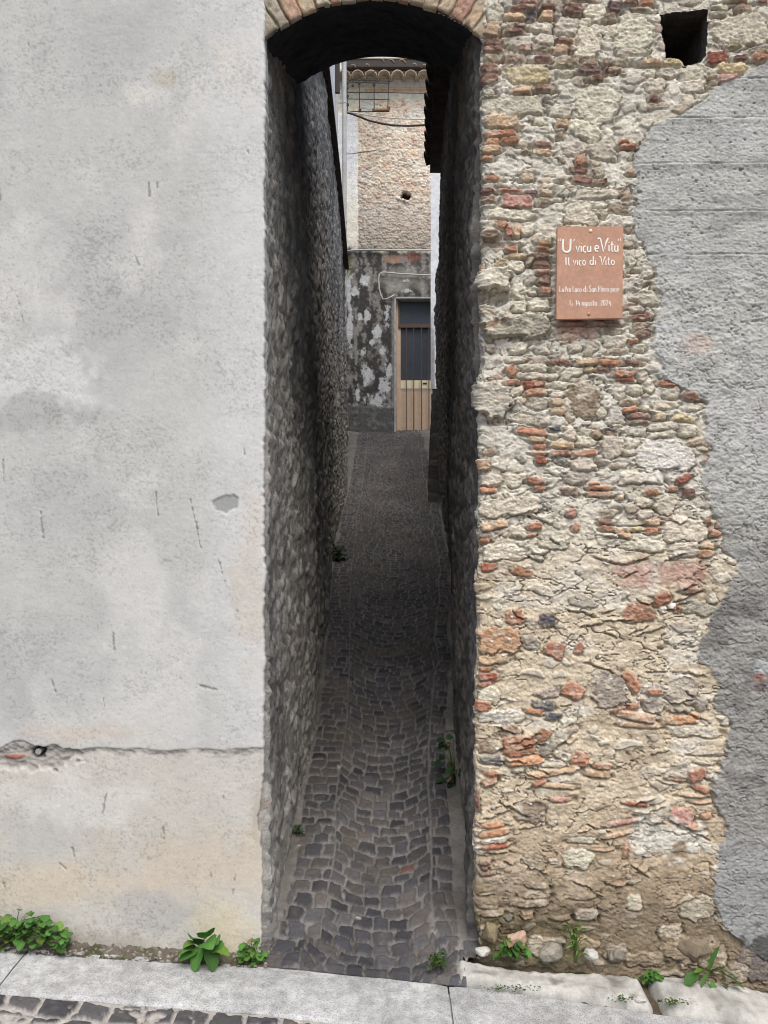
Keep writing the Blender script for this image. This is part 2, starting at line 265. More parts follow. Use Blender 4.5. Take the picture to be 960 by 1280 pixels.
def stone_field(xs, ys, X, Y, H, C, stones, cut=True):
    for (cx, cy, wd, hg, code, ang, big) in stones:
        r = 0.5 * math.hypot(wd, hg) + 7
        i0, i1 = np.searchsorted(xs, [cx - r, cx + r]); j0, j1 = np.searchsorted(ys, [cy - r, cy + r])
        if i1 - i0 < 2 or j1 - j0 < 2: continue
        sl_ = (slice(j0, j1), slice(i0, i1)); x = X[sl_]; y = Y[sl_]
        brick = code in 'bdpotrsT'
        mn = min(wd, hg)
        am = 0.12 * mn if not brick else 0.07 * mn; aj = 0.05 * mn + .5
        sd = int(rng.randint(1 << 20))
        dx = x - cx + am * fbm(x / 14, y / 12, 2, sd) + aj * fbm(x / 4, y / 3, 2, sd + 5); dy = y - cy + am * fbm(x / 14, y / 10, 2, sd + 7) + aj * fbm(x / 5, y / 3, 2, sd + 6)
        ca, sa = math.cos(R_(ang)), math.sin(R_(ang))
        u = dx * ca + dy * sa; v = -dx * sa + dy * ca
        a, b = wd / 2, hg / 2
        pw = 8.0 if brick else 6.0
        d = (np.abs(u / a) ** pw + np.abs(v / b) ** pw) ** (1 / pw)
        for k in range(5 if not brick else 4):
            th = rng.uniform(0, 2 * math.pi); nx, ny = math.cos(th), math.sin(th)
            kk = rng.uniform(0.82, 1.1) if not brick else rng.uniform(1.0, 1.3)
            d = np.maximum(d, (u * nx + v * ny) / (kk * math.hypot(a * nx, b * ny)))
        e = (1 - d) * mn / 2
        ew = 1.4 if brick else 2.0
        pr = ss(-0.2, ew, e)
        hh = (rng.uniform(2.6, 5.2) if brick else rng.uniform(1.2, 3.0)) * (0.7 if cy > 700 else 1.0)
        if big: hh = 11.0
        if code in 'kg': hh *= 0.8
        gx, gy = rng.uniform(-.10, .10), rng.uniform(-.14, .06)
        top = hh + gx * u * min(1, 14 / a) + gy * v * min(1, 8 / b) + 1.1 * fbm(x / 8, y / 4, 4, sd + 3) + 0.6 * fbm(x / 2.4, y / 1.4, 2, sd + 4) - (0 if brick else 1.0) * ss(.10, 0, np.abs(fbm(x / 16, y / 4.5, 3, sd + 16)))
        ring = ss(2.9, 0.7, -e) * (e < 0) * (0.05 + 2.0 * ss(-.1, .7, v / b + .5 * fbm(x / 5, y / 5, 2, sd + 15)) + .9 * ss(.6, 1., u / a))
        H[sl_] = np.where(e > -0.2, H[sl_] * (1 - pr) * 0.35 + top * pr - 1.0 * (1 - pr), H[sl_] - 2.3 * ring)
        base = np.array(CODE[code], float) * rng.uniform(0.92, 1.08) + rng.uniform(-2.5, 2.5, 3)
        t1 = fbm(x / 6, y / 4, 4, sd + 8); t2 = fbm(x / 3.0, y / 2.0, 3, sd + 9)
        col = alb(np.clip(base, 10, 240)) * (1 + 0.20 * t1 + 0.16 * t2)[..., None]
        smear = ss(-.1 if code in 'mgwn' else .2, 0.6, fbm(x / 11, y / 8, 3, sd + 11)) * (0.75 if code in 'mgwn' else 0.42)
        col = mixc(col, alb((206, 195, 172)), smear)
        C[sl_] = C[sl_] + (col - C[sl_]) * ss(-0.3, 1.0, e)[..., None]
CB = [(-200, 1010), (40, 1000), (75, 965), (95, 928), (105, 902), (130, 870), (145, 850), (150, 830), (160, 815), (185, 800), (200, 796), (240, 793), (290, 791), (310, 805), (345, 820), (375, 825), (400, 818), (430, 816), (455, 822), (468, 820), (480, 838), (490, 868), (505, 882), (560, 884), (590, 877), (610, 880), (650, 897), (690, 906), (705, 922), (725, 915), (740, 908), (760, 893), (790, 882), (805, 872), (822, 874), (845, 892), (860, 897), (880, 891), (905, 913), (935, 903), (960, 900), (975, 889), (1000, 891), (1035, 906), (1060, 895), (1110, 894), (1150, 897), (1165, 915), (1185, 930), (1200, 962), (1260, 1010)]
def facade_right():
    xs = np.concatenate([np.arange(548, 968, 1.05), 968 + np.cumsum(np.linspace(1.2, 14, 90))])
    ys = np.concatenate([-np.cumsum(np.linspace(1.1, 14, 70))[::-1] - 8, np.arange(-8, 1268, 1.05)])
    X, Y = np.meshgrid(xs, ys)
    wx = X + 7 * fbm(X / 22, Y / 22, 4, 50); wy = Y + 5 * fbm(X / 22, Y / 22, 3, 51)
    H = 2.4 * fbm(X / 60, Y / 45, 3, 1) + 1.5 * fbm(X / 13, Y / 9, 4, 2) + 0.8 * fbm(X / 4, Y / 2.6, 3, 3)
    cr = np.abs(fbm(X / 34, Y / 15, 3, 21)); H -= 7.0 * ss(0.045, 0.005, cr) * ss(-.1, .4, fbm(X / 50, Y / 40, 3, 23))
    cr = np.abs(fbm(X / 20, Y / 10, 3, 22)); H -= 5.0 * ss(0.045, 0.005, cr) * ss(-.1, .4, fbm(X / 40, Y / 40, 3, 24))
    low = ss(600, 760, Y)
    # mortar colours
    C = np.zeros(X.shape + (3,)) + alb((212, 206, 190))
    C = mixc(C, alb((208, 192, 164)), low)
    C = mixc(C, alb((218, 211, 196)), ss(0.1, 0.7, fbm(X / 45, Y / 30, 4, 5)) * 0.7)
    C = mixc(C, alb((178, 160, 132)), ss(0.1, 0.7, fbm(X / 40, Y / 30, 4, 6)) * (0.45 + 0.2 * low))
    C = mixc(C, alb((176, 152, 122)), ss(960, 1080, Y + 40 * fbm(X / 50, Y / 40, 3, 7)) * 0.62)
    C = mixc(C, alb((112, 100, 78)), ss(1090, 1160, Y + 40 * fbm(X / 40, Y / 30, 3, 8)) * 0.75)
    C = mixc(C, alb((80, 84, 46)), ss(1125, 1165, Y + 16 * fbm(X / 14, Y / 12, 3, 9)) * ss(760, 640, X) * 0.7)
    # small irregular filling stones
    for sc_x, sc_y, sd, share in ((31, 13, 31, 0.42), (15, 7, 37, 0.22)):
        f1, f2, iv, ty = voro(wx / sc_x, wy / sc_y, sd)
        sel = (iv < .75 * share * (1 - 0.72 * low)); pr = ss(0.04, 0.26, f2 - f1) * sel
        hh = 1.0 + 2.2 * ((iv * 37.1) % 1)
        H = np.where(pr > 0, H * (1 - pr * 0.6) + pr * (hh + 2.0 * ty * -0.5) - 1.2 * (1 - pr) * sel, H)
        pick = (iv * 91.7) % 1
        pal = [(206, 199, 180), (216, 208, 190), (170, 160, 144), (158, 136, 112), (200, 178, 146), (150, 108, 88)]
        cc = np.zeros_like(C)
        for q, pc in enumerate(pal):
            lo, hi = [0, .42, .62, .76, .86, .95][q], [.42, .62, .76, .86, .95, 1.01][q]
            cc += ((pick >= lo) & (pick < hi))[..., None] * alb(pc)
        cc = cc * (1 + 0.16 * fbm(X / 5, Y / 3, 3, sd + 1))[..., None]
        C = mixc(C, cc, ss(0.05, 0.2, pr) * 0.6)
    stone_field(xs, ys, X, Y, H, C, STONES)
    C = mixc(C, alb((138, 120, 94)), ss(1050, 1150, Y + 30 * fbm(X / 30, Y / 26, 4, 66)) * (.42 + .25 * fbm(X / 7, Y / 6, 3, 67)))
    # stains
    C = mixc(C, alb((176, 106, 96)), 0.55 * blob(X, Y, 800, 716, 26, 20, 61, .5, .5))
    C = mixc(C, alb((178, 112, 100)), 0.5 * blob(X, Y, 855, 716, 26, 15, 62, .5, .5))
    C = mixc(C, alb((176, 116, 94)), 0.55 * blob(X, Y, 722, 412, 26, 14, 63, .5, .5))
    C = mixc(C, alb((214, 209, 196)), 0.85 * blob(X, Y, 832, 1046, 44, 24, 64, .55, .3))
    C = mixc(C, alb((134, 114, 84)), 0.8 * blob(X, Y, 848, 1060, 11, 10, 65, .5, .3))
    C = mixc(C, alb((222, 218, 208)), 0.6 * blob(X, Y, 826, 575, 40, 22, 66, .5, .5))
    # hollows
    for (cx, cy, rx, ry, dp) in ((617, 372, 24, 8, 15), (626, 306, 15, 4, 6), (699, 229, 7, 4, 10), (601, 476, 6, 2.5, 7), (631, 876, 5, 2.2, 7), (616, 528, 22, 4, 7), (605, 452, 18, 30, 4), (668, 1006, 12, 4, 3), (760, 540, 10, 4, 6), (640, 62, 6, 5, 7), (893, 647, 6, 3, 7)):
        H -= dp * blob(X, Y, cx, cy, rx, ry, 71, .3, .35, 8)
    for i in range(60):       # short dark creases in the mortar
        cx = rng.uniform(610, 880); cy = rng.uniform(640, 1130); ln = rng.uniform(8, 26); an = rng.uniform(-.5, .7)
        u = (X - cx) * math.cos(an) + (Y - cy) * math.sin(an); v = -(X - cx) * math.sin(an) + (Y - cy) * math.cos(an) + 2.5 * fbm(X / 8, Y / 8, 3, 200 + i)
        if cx > np.interp(cy, [p[0] for p in CB], [p[1] for p in CB]) - 10: continue
        m = ss(1, .6, np.abs(u / ln)); H -= 5.5 * m * ss(1.9, 0.5, np.abs(v)); H += 2.2 * m * ss(-9, -1, v) * (v < 0)
    for i in range(110):      # tiny pale pebbles
        cx = rng.uniform(604, 890); cy = rng.uniform(620, 1110); r = rng.uniform(.7, 1.7)
        i0, i1 = np.searchsorted(xs, [cx - 4, cx + 4]); j0, j1 = np.searchsorted(ys, [cy - 4, cy + 4]); sl_ = (slice(j0, j1), slice(i0, i1))
        m = ss(1.3, .7, np.hypot((X[sl_] - cx) / (r * 1.4), (Y[sl_] - cy) / r)); H[sl_] += 1.3 * m
        C[sl_] = mixc(C[sl_], alb((220, 214, 202)), m)
    # soil line at the foot
    H -= 5 * ss(1150, 1172, Y + 8 * fbm(X / 18, Y / 20, 3, 80)) * ss(780, 700, X)
    # ---- cement render over the right side
    bx = np.interp(Y, [p[0] for p in CB], [p[1] for p in CB]) + 6.0 * fbm(X / 20, Y / 14, 4, 90) + 3.0 * fbm(X / 5, Y / 4, 3, 901)
    e = X - bx
    cm = ss(-2.0, 2.6, e)
    up = ss(350, 300, Y + 25 * fbm(X / 60, Y / 60, 2, 91))
    Hc = 2.0 + 1.1 * fbm(X / 60, Y / 50, 2, 92) + 0.3 * fbm(X / 5, Y / 3, 3, 93) + 0.12 * fbm(X / 70, Y / 1.8, 2, 931)
    rough = 2.6 * fbm(X / 26, Y / 18, 4, 94) + 2.4 * np.abs(fbm(X / 13, Y / 10, 4, 95)) + 1.3 * fbm(X / 4, Y / 3.2, 3, 96)
    calm = np.clip(blob(X, Y, 948, 520, 22, 80, 97) + 0.75 * ss(1040, 1090, Y), 0, 1)
    Hc += .45 * rough * (1 - up) * (1 - 0.75 * calm)
    cr = np.abs(fbm(X / 30, Y / 18, 4, 98)); Hc -= 2.6 * ss(0.035, 0.0, cr) * (1 - up)
    for yb, xa in ((98, 915), (148, 838), (204.5, 800), (264.5, 800), (318.5, 800)):
        vy = Y - yb + 0.8 * fbm(X / 30, Y / 30, 3, int(yb))
        Hc -= 2.6 * ss(1.5, .4, np.abs(vy)) * (0.35 + 0.65 * ss(-.2, .3, fbm(X / 25, yb + 0 * X, 2, 99))) * up
        Hc += 1.0 * ss(10, 0, vy) * (vy > 0) * up
    pit = fbm(X / 6, Y / 3.6, 3, 101) + 0.35 * fbm(X / 40, Y / 22, 2, 102) ; Hc -= 2.6 * ss(.92, 1.1, pit) * up
    pit2 = fbm(X / 2.6, Y / 1.7, 2, 103); Hc -= 1.5 * ss(.8, 1.0, pit2); Hc += .5 * fbm(X / 3, Y / 1.5, 2, 1031)
    Cc = np.zeros_like(C) + alb((188, 187, 180))
    Cc = mixc(Cc, alb((194, 194, 190)), ss(0, .8, fbm(X / 70, Y / 26, 4, 104)) * .7)
    Cc = mixc(Cc, alb((146, 144, 140)), ss(.1, .8, fbm(X / 50, Y / 14, 4, 105)) * .6 * up)
    Cc = mixc(Cc, alb((160, 161, 158)), ss(.2, .7, fbm(X / 90, Y / 2.2, 3, 932)) * .5 * up)
    Cc = mixc(Cc, alb((152, 149, 143)), ss(600, 720, Y + 30 * fbm(X / 40, Y / 30, 3, 106)) * 0.85)
    Cc = mixc(Cc, alb((124, 121, 116)), ss(0, .6, fbm(X / 44, Y / 36, 4, 107)) * ss(640, 700, Y) * ss(1050, 1000, Y) * .8)
    Cc = mixc(Cc, alb((160, 160, 158)), ss(1035, 1100, Y + 24 * fbm(X / 40, Y / 30, 3, 108)) * 0.8)
    Cc = mixc(Cc, alb((190, 188, 184)), .7 * blob(X, Y, 950, 525, 16, 70, 109, .4))
    Cc = mixc(Cc, alb((198, 176, 160)), .6 * blob(X, Y, 872, 431, 18, 14, 110, .5, .5))
    Cc = mixc(Cc, alb((176, 132, 116)), .7 * blob(X, Y, 948, 846, 9, 6, 111, .3)); Cc = mixc(Cc, alb((120, 106, 104)), .8 * blob(X, Y, 950, 859, 9, 5, 112, .3))
    Cc = mixc(Cc, alb((190, 192, 190)), .8 * blob(X, Y, 955, 832, 14, 8, 113, .4))
    Cc = mixc(Cc, alb((80, 79, 76)), .85 * blob(X, Y, 950, 1195, 34, 34, 114, .5, .25))
    H = H * (1 - cm) + Hc * cm
    H += 1.6 * np.exp(-np.maximum(e, 0) / 6) * cm * fbm(X / 9, Y / 9, 3, 902) - 3.0 * ss(2.2, .6, np.abs(e + 1)) * ss(-.1, .4, fbm(X / 16, Y / 16, 3, 903))
    Cc = Cc * (1 + .12 * fbm(X / 5, Y / 4, 4, 933) + .08 * fbm(X / 30, Y / 22, 3, 934))[..., None]
    C = mixc(C, Cc, cm)
    # ---- path: along the alley jamb, round the corner, along the facade
    cs = np.interp(Y, [-400, 300, 500, 700, 850, 1000, 1150, 1300], [609, 607, 604, 603, 599, 599, 599, 597]) + 2.0 * fbm(0 * X, Y / 25, 3, 120)
    Rr = 7.0
    al = (cs + Rr * 0.4) - X                               # >0 : before the start of the straight facade
    arc = Rr * math.pi / 2
    th = np.clip(al / Rr, 0, math.pi / 2)
    px = np.where(al <= 0, X, cs + Rr * .4 - Rr * np.sin(th)); pz = np.where(al <= 0, 0, Rr * (1 - np.cos(th)))
    ex = np.maximum(al - arc, 0); pz = pz + ex; px = px + ex * 0.10
    nx = -np.sin(th); nz_ = np.cos(th)
    P = np.zeros(X.shape + (3,))
    P[..., 0] = (px + nx * H - 480) * S; P[..., 1] = D + (pz - nz_ * H) * S; P[..., 2] = CZ + (640 - Y) * S
    # foot of the facade reaches just below the pavement, top of the frame unaffected
    hole = [(824, 18), (842, 15), (866, 14), (885, 13), (884, 40), (883, 69), (876, 77), (866, 81), (855, 81), (848, 74), (832, 73), (829, 52), (826, 36)]
    xc = (X[:-1, :-1] + X[1:, 1:]) / 2; yc = (Y[:-1, :-1] + Y[1:, 1:]) / 2
    ins = np.zeros(xc.shape, bool)
    xw = xc + 1.2 * fbm(xc / 6, yc / 6, 2, 130)
    for i in range(len(hole)):
        (xa, ya), (xb, yb) = hole[i], hole[(i + 1) % len(hole)]
        if ya == yb: continue
        ins ^= ((ya > yc) != (yb > yc)) & (xw < (xb - xa) * (yc - ya) / (yb - ya) + xa)
    isc = (cm[:-1, :-1] > 0.5)
    return P, C, ins, isc, hole, cm > .5
house_r = thing('stone_house', 'old rubble stone house with brick chips and grey cement patch right of the alley', 'house', (1.5, D, 0))
P, C, ins, isc, hole, isc_v = facade_right()
C = lerp(C, C.mean(-1, keepdims=True), np.where(isc_v, 0, .13)[..., None]) * np.where(isc_v[..., None], 1.02, np.array([1.20, 1.19, 1.17])); C = np.minimum(C, .8)
facade = grid('facade_wall', P, C, M_rub, house_r, keep=~ins & ~isc)
tag(grid('cement_patch', P, C, M_cem, house_r, keep=~ins & isc), 'grey cement render with board lines and rough trowelled lower half')
# the small square opening high in the rubble: a deep dark shaft
bm = bmesh.new()
def ring_at(sc, dz, drop=0):
    cx = sum(p[0] for p in hole) / len(hole); cy = sum(p[1] for p in hole) / len(hole)
    return [bm.verts.new(((cx + (x - cx) * sc - 480) * S, D + dz, CZ + (640 - cy - (y - cy) * sc) * S + drop)) for x, y in hole]
rs = [ring_at(1.08, .004), ring_at(1.02, .05), ring_at(1.10, .12), ring_at(1.05, .30), ring_at(0.9, .75)]
for a, b in zip(rs[:-1], rs[1:]):
    for k in range(len(hole)): bm.faces.new((a[k], a[(k + 1) % len(hole)], b[(k + 1) % len(hole)], b[k]))
bm.faces.new(rs[-1])
bm_obj('window_opening', bm, mat('shaft_stone', alb((92, 86, 80)), var=0.3, vscale=18, bumps=((30, .8),), bdist=.02), house_r)
# ------------------------------------------------------------------ left house: plastered facade
house_l = thing('plastered_house', 'house with weathered pale grey plaster front left of the alley', 'house', (-1.5, D, 0))
SCR = [(186, 229, 187, 245, 4.0), (196, 229, 197, 234, 2), (168, 318, 174, 331, 2.6), (21, 367, 30, 402, 1.1), (0, 236, 1, 249, 3), (36, 55, 37, 62, 1.5),
       (4, 575, 5, 602, 2.3), (51, 640, 54, 672, 2.4), (238, 624, 252, 688, 1.4), (245, 652, 247, 662, 2.4), (273, 698, 281, 726, 1.4), (250, 857, 272, 862, 3.0), (142, 790, 143, 812, 1.8),
       (65, 850, 71, 870, 1.4), (130, 872, 131, 882, 1.6), (296, 758, 299, 776, 1.1), (133, 992, 128, 1018, 2.4), (204, 1034, 205, 1049, 2.4), (293, 1093, 293, 1100, 3.0), (291, 1113, 291, 1117, 2.5), (263, 1091, 264, 1096, 2.6),
       (75, 1080, 82, 1086, 3), (4, 1105, 6, 1109, 2.6), (305, 560, 306, 568, 1.5), (195, 615, 198, 645, 1.0), (279, 995, 280, 1004, 1.6), (90, 1060, 93, 1070, 2), (230, 268, 231, 272, 2), (310, 188, 311, 192, 2)]
def facade_left():
    xs = np.concatenate([-60 - np.cumsum(np.linspace(1.6, 26, 90))[::-1], np.arange(-60, 338, 1.3), np.arange(338, 352, 1.0)])
    ys = np.concatenate([-np.cumsum(np.linspace(1.3, 14, 62))[::-1] - 8, np.arange(-8, 1262, 1.3)])
    X, Y = np.meshgrid(xs, ys)
    H = 1.2 * fbm(X / 160, Y / 140, 2, 301) + 0.16 * fbm(X / 26, Y / 20, 3, 302) + 0.16 * fbm(X / 4, Y / 3, 3, 303)
    C = np.zeros(X.shape + (3,)) + alb((202, 202, 199))
    C = mixc(C, alb((186, 186, 186)), ss(-.1, .7, fbm(X / 120, Y / 100, 4, 304)) * .6)
    C = mixc(C, alb((217, 216, 213)), ss(.0, .7, fbm(X / 80, Y / 110, 4, 305)) * .8)
    C = mixc(C, alb((178, 179, 180)), .38 * blob(X, Y, 140, 50, 70, 50, 306, .5, .6, 40))
    C = mixc(C, alb((176, 177, 177)), .38 * blob(X, Y, 60, 830, 90, 60, 307, .5, .6, 40))
    C = mixc(C, alb((182, 183, 183)), .34 * blob(X, Y, 70, 620, 60, 60, 308, .5, .6, 40))
    C = mixc(C, alb((222, 222, 220)), .8 * blob(X, Y, 60, 470, 66, 34, 309, .6, .35, 22))
    C = mixc(C, alb((174, 174, 172)), .6 * blob(X, Y, 40, 515, 60, 22, 310, .6, .4, 20))
    C = mixc(C, alb((224, 222, 216)), .8 * blob(X, Y, 172, 119, 17, 13, 311, .4, .4))
    C = mixc(C, alb((196, 188, 172)), .6 * blob(X, Y, 205, 97, 14, 12, 312, .4, .5))
    C = mixc(C, alb((218, 208, 194)), .7 * blob(X, Y, 300, 80, 26, 40, 313, .5, .5, 20))
    C = mixc(C, alb((222, 222, 221)), ss(215, 335, X + 26 * fbm(X / 60, Y / 90, 3, 314)) * .75)
    C = mixc(C, alb((214, 202, 188)), .5 * blob(X, Y, 312, 720, 20, 90, 315, .5, .5, 30))
    # vertical lighter drip streaks
    C = mixc(C, alb((222, 222, 220)), ss(.25, .8, fbm(X / 26, Y / 200, 4, 316)) * .15)
    lowm = ss(928, 940, Y)
    C = mixc(C, alb((210, 205, 195)), lowm * .75)
    C = mixc(C, alb((214, 200, 186)), .55 * blob(X, Y, 110, 915, 60, 12, 317, .4, .5, 30))
    C = mixc(C, alb((212, 198, 180)), .65 * blob(X, Y, 235, 1085, 95, 55, 318, .5, .5, 40) )
    C = mixc(C, alb((216, 202, 182)), .7 * blob(X, Y, 60, 1105, 120, 24, 319, .5, .5, 40))
    C = mixc(C, alb((196, 196, 193)), .6 * blob(X, Y, 60, 1040, 60, 40, 320, .5, .5, 30))
    C = mixc(C, alb((188, 186, 182)), .7 * blob(X, Y, 180, 1140, 46, 22, 321, .6, .4, 20))
    C = mixc(C, alb((224, 222, 216)), .7 * blob(X, Y, 90, 1000, 90, 26, 322, .6, .4, 30))
    C = mixc(C, alb((226, 214, 184)), .7 * blob(X, Y, 285, 1165, 34, 34, 323, .4, .5, 20))
    C = mixc(C, alb((172, 166, 156)), ss(1150, 1172, Y - .03 * X + 8 * fbm(X / 12, Y / 10, 3, 324)) * .7 * ss(210, 150, X))
    C = C * (1 + .05 * fbm(X / 9, Y / 8, 4, 327))[..., None] * np.array([1.0, .992, .962])
    # peppering
    pp = fbm(X / 2.4, Y / 2.1, 2, 325) + .5 * fbm(X / 60, Y / 50, 3, 326)
    C = C * (1 - 0.22 * ss(.35, 1.0, pp))[..., None]; H -= .12 * ss(.4, 1.0, pp)
    # sunk grey repair spot
    m = blob(X, Y, 282, 629, 15, 12, 330, .35, .12, 9); C = mixc(C, alb((168, 169, 166)), m); H -= 1.6 * m
    for (x0, y0, x1, y1, wd) in SCR:
        L2 = (x1 - x0) ** 2 + (y1 - y0) ** 2
        t = np.clip(((X - x0) * (x1 - x0) + (Y - y0) * (y1 - y0)) / L2, 0, 1)
        d = np.hypot(X - x0 - t * (x1 - x0), Y - y0 - t * (y1 - y0)) + .9 * fbm(X / 4, Y / 4, 2, 331)
        wd = wd * .6; m = ss(wd, wd * .3, d + .5 * fbm(X / 2.5, Y / 6, 2, 345)); C = mixc(C, alb((122, 122, 120)), m * .65); H -= .8 * m
    for q, (yy, xa, xb) in enumerate(((234, 262, 330), (470, 0, 70), (700, 40, 120), (130, 60, 150))):
        cv = Y - yy - 9 * fbm(X / 26, X * 0 + q, 4, 350 + q); m = ss(.9, .2, np.abs(cv)) * ss(xa, xa + 20, X) * ss(xb, xb - 14, X) * ss(-.3, .1, fbm(X / 14, X * 0, 2, 360 + q)); C = mixc(C, alb((150, 150, 148)), m * .5)
    # the day-joint: upper coat ends in a broken lip
    yl = 936 + 2.2 * fbm(X / 30, 0 * X, 4, 332) - 10 * np.exp(-((X - 22) / 20) ** 2) - 8 * np.exp(-((X - 68) / 9) ** 2)
    H += .8 * ss(0.8, -0.8, Y - yl)
    pres = ss(-.35, .1, fbm(X / 30, 0 * X, 3, 333) + .9 * ss(170, 120, X) + .25)
    band = ss(-1, 1, Y - yl) * ss(11 + 5 * fbm(X / 16, 0 * X, 3, 334), 4, Y - yl)
    C = mixc(C, alb((158, 154, 148)), band * pres * .6); H -= .5 * band * pres + .8 * band * pres * fbm(X / 5, Y / 3, 3, 346)
    th_ = ss(.0, .4, fbm(X / 9, Y / 2, 3, 335)) * band * pres; C = mixc(C, alb((110, 108, 104)), th_ * .6)
    br = blob(X, Y, 42, 948, 52, 15, 336, .4, .2, 10); br = np.maximum(br, blob(X, Y, 8, 950, 30, 10, 339, .4, .2, 10)) * (Y > yl - 1); C = mixc(C, alb((166, 160, 152)), br * .85); H += br * (-3.0 + 1.8 * fbm(X / 7, Y / 5, 3, 337))
    m = blob(X, Y, 18, 945.5, 13, 3.0, 338, .25, .2, 6); C = mixc(C, alb((160, 104, 88)), m); H += 2 * m
    m = blob(X, Y, 47, 941, 8, 7, 340, .25, .25, 6); H -= 11 * m; C = mixc(C, alb((70, 66, 62)), m)
    # chipped right edge near the ground
    edge = 328.5 - 1.5 * ss(700, 1100, Y) - 5.0 * np.exp(-((Y - 1028) / 30) ** 2) - 2 * ss(1080, 1160, Y) + 1.4 * fbm(0 * X, Y / 18, 3, 341) + .8 * fbm(0 * X, Y / 5, 2, 342)
    ch = np.exp(-((Y - 1028) / 34) ** 2) * ss(308, 320, X + 4 * fbm(X / 8, Y / 8, 2, 343)); C = mixc(C, alb((188, 178, 158)), ch * .7); H -= 1.5 * ch
    Rr = 3.0
    al = X - (edge - Rr * .4); th = np.clip(al / Rr, 0, math.pi / 2); ex = np.maximum(al - Rr * math.pi / 2, 0)
    px = np.where(al <= 0, X, edge - Rr * .4 + Rr * np.sin(th)); pz = np.where(al <= 0, 0, Rr * (1 - np.cos(th))) + ex
    P = np.zeros(X.shape + (3,))
    P[..., 0] = (px + np.sin(th) * H * .6 - 480) * S; P[..., 1] = D + (pz - np.cos(th) * H) * S; P[..., 2] = CZ + (640 - Y) * S
    return P, C
P, C = facade_left()
grid('facade_wall', P, C, M_pla, house_l)
bm = bmesh.new(); p = W(47.3, 940.5, D)
add_tube(bm, [p + Vector((0, .05, 0)), p + Vector((0, .012, .002)), p + Vector((0, .004, .002))], [.009, .009, .012], 10)
bm_obj('drain_stub', bm, mat('old_lead', (0.30, 0.29, .28), var=.3, bumps=()), house_l)
# ------------------------------------------------------------------ alley side walls (rough stone)
def alley_wall(fn, side, z0, z1, topz, seed, tint, dz=0.012, dh=0.012):
    zs = [z0]; 
    while zs[-1] < z1: zs.append(zs[-1] + dz * (0.6 + 0.25 * (zs[-1] - 2.9)))
    zs = np.array(zs); hs = np.arange(-.25, 1.001, 1 / 300.0)
    Zd, T = np.meshgrid(zs, hs)
    x_est = fn(Zd, 0 * Zd); g = gz(x_est, Zd)
    hz = topz(Zd) - g; Hh = np.where(T < 0, T, T * hz)
    Z = g + Hh
    a = Zd * 1.0; wx = a + .05 * fbm(a * 6, Z * 6, 3, seed); wz = Z + .04 * fbm(a * 6, Z * 6, 3, seed + 1)
    f1, f2, iv, ty = voro(wx / .10, wz / .075, seed + 2); pr = ss(.03, .30, f2 - f1)
    g1, g2, jv, _ = voro(wx / .045, wz / .035, seed + 3); p2 = ss(.03, .30, g2 - g1)
    d = .011 * pr * (.3 + iv) + .006 * p2 * (.4 + jv) + .022 * fbm(a * 1.4, Z * 1.1, 3, seed + 4) + .005 * fbm(a * 24, Z * 28, 4, seed + 5)
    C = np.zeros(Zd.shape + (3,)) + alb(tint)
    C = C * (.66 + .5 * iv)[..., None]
    C = mixc(C, alb((160, 136, 116)), ((jv > .9) * p2) * .35)
    C = mixc(C, alb((170, 165, 156)), ss(.2, .8, fbm(a * 5, Z * 5, 4, seed + 6)) * .5)
    C = mixc(C, alb((92, 90, 88)), ss(.0, .7, fbm(a * 2.2, Z * 1.3, 4, seed + 7)) * .6)
    C = C * (.55 + .45 * np.maximum(pr, .3) )[..., None] if False else C
    P = np.zeros(Zd.shape + (3,))
    P[..., 0] = fn(Zd, np.maximum(Hh, 0)) + side * (d - .012); P[..., 1] = Zd; P[..., 2] = Z
    P[:, 0, 0] -= side * .12; P[:, 0, 1] = P[:, 1, 1]
    if side > 0: P = P[:, ::-1]; C = C[:, ::-1]
    return P, C
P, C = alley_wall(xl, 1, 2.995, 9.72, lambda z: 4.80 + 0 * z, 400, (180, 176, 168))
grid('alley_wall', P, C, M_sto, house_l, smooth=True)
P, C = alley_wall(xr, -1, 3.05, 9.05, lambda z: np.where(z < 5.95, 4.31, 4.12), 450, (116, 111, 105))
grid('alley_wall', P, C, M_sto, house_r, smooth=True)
# right jamb near the ground is reddish: it is wrapped by the facade sheet.
# ------------------------------------------------------------------ eaves over the alley
def half_tile(bm, p0, p1, r0, r1, up, th=.012, seg=8):
    d = (p1 - p0).normalized(); s = d.cross(up).normalized(); u = s.cross(d).normalized()
    rings = []
    for p, r in ((p0, r0), (p1, r1)):
        for rr in (r, r - th):
            rings.append([bm.verts.new(p + s * rr * math.cos(math.pi * k / seg) + u * rr * math.sin(math.pi * k / seg)) for k in range(seg + 1)])
    o0, i0, o1, i1 = rings
    for k in range(seg):
        bm.faces.new((o0[k], o0[k + 1], o1[k + 1], o1[k])); bm.faces.new((i0[k + 1], i0[k], i1[k], i1[k + 1]))
        bm.faces.new((o0[k + 1], o0[k], i0[k], i0[k + 1])); bm.faces.new((o1[k], o1[k + 1], i1[k + 1], i1[k]))
    for k in (0, seg): bm.faces.new((o0[k], i0[k], i1[k], o1[k]) if k else (i0[k], o0[k], o1[k], i1[k]))
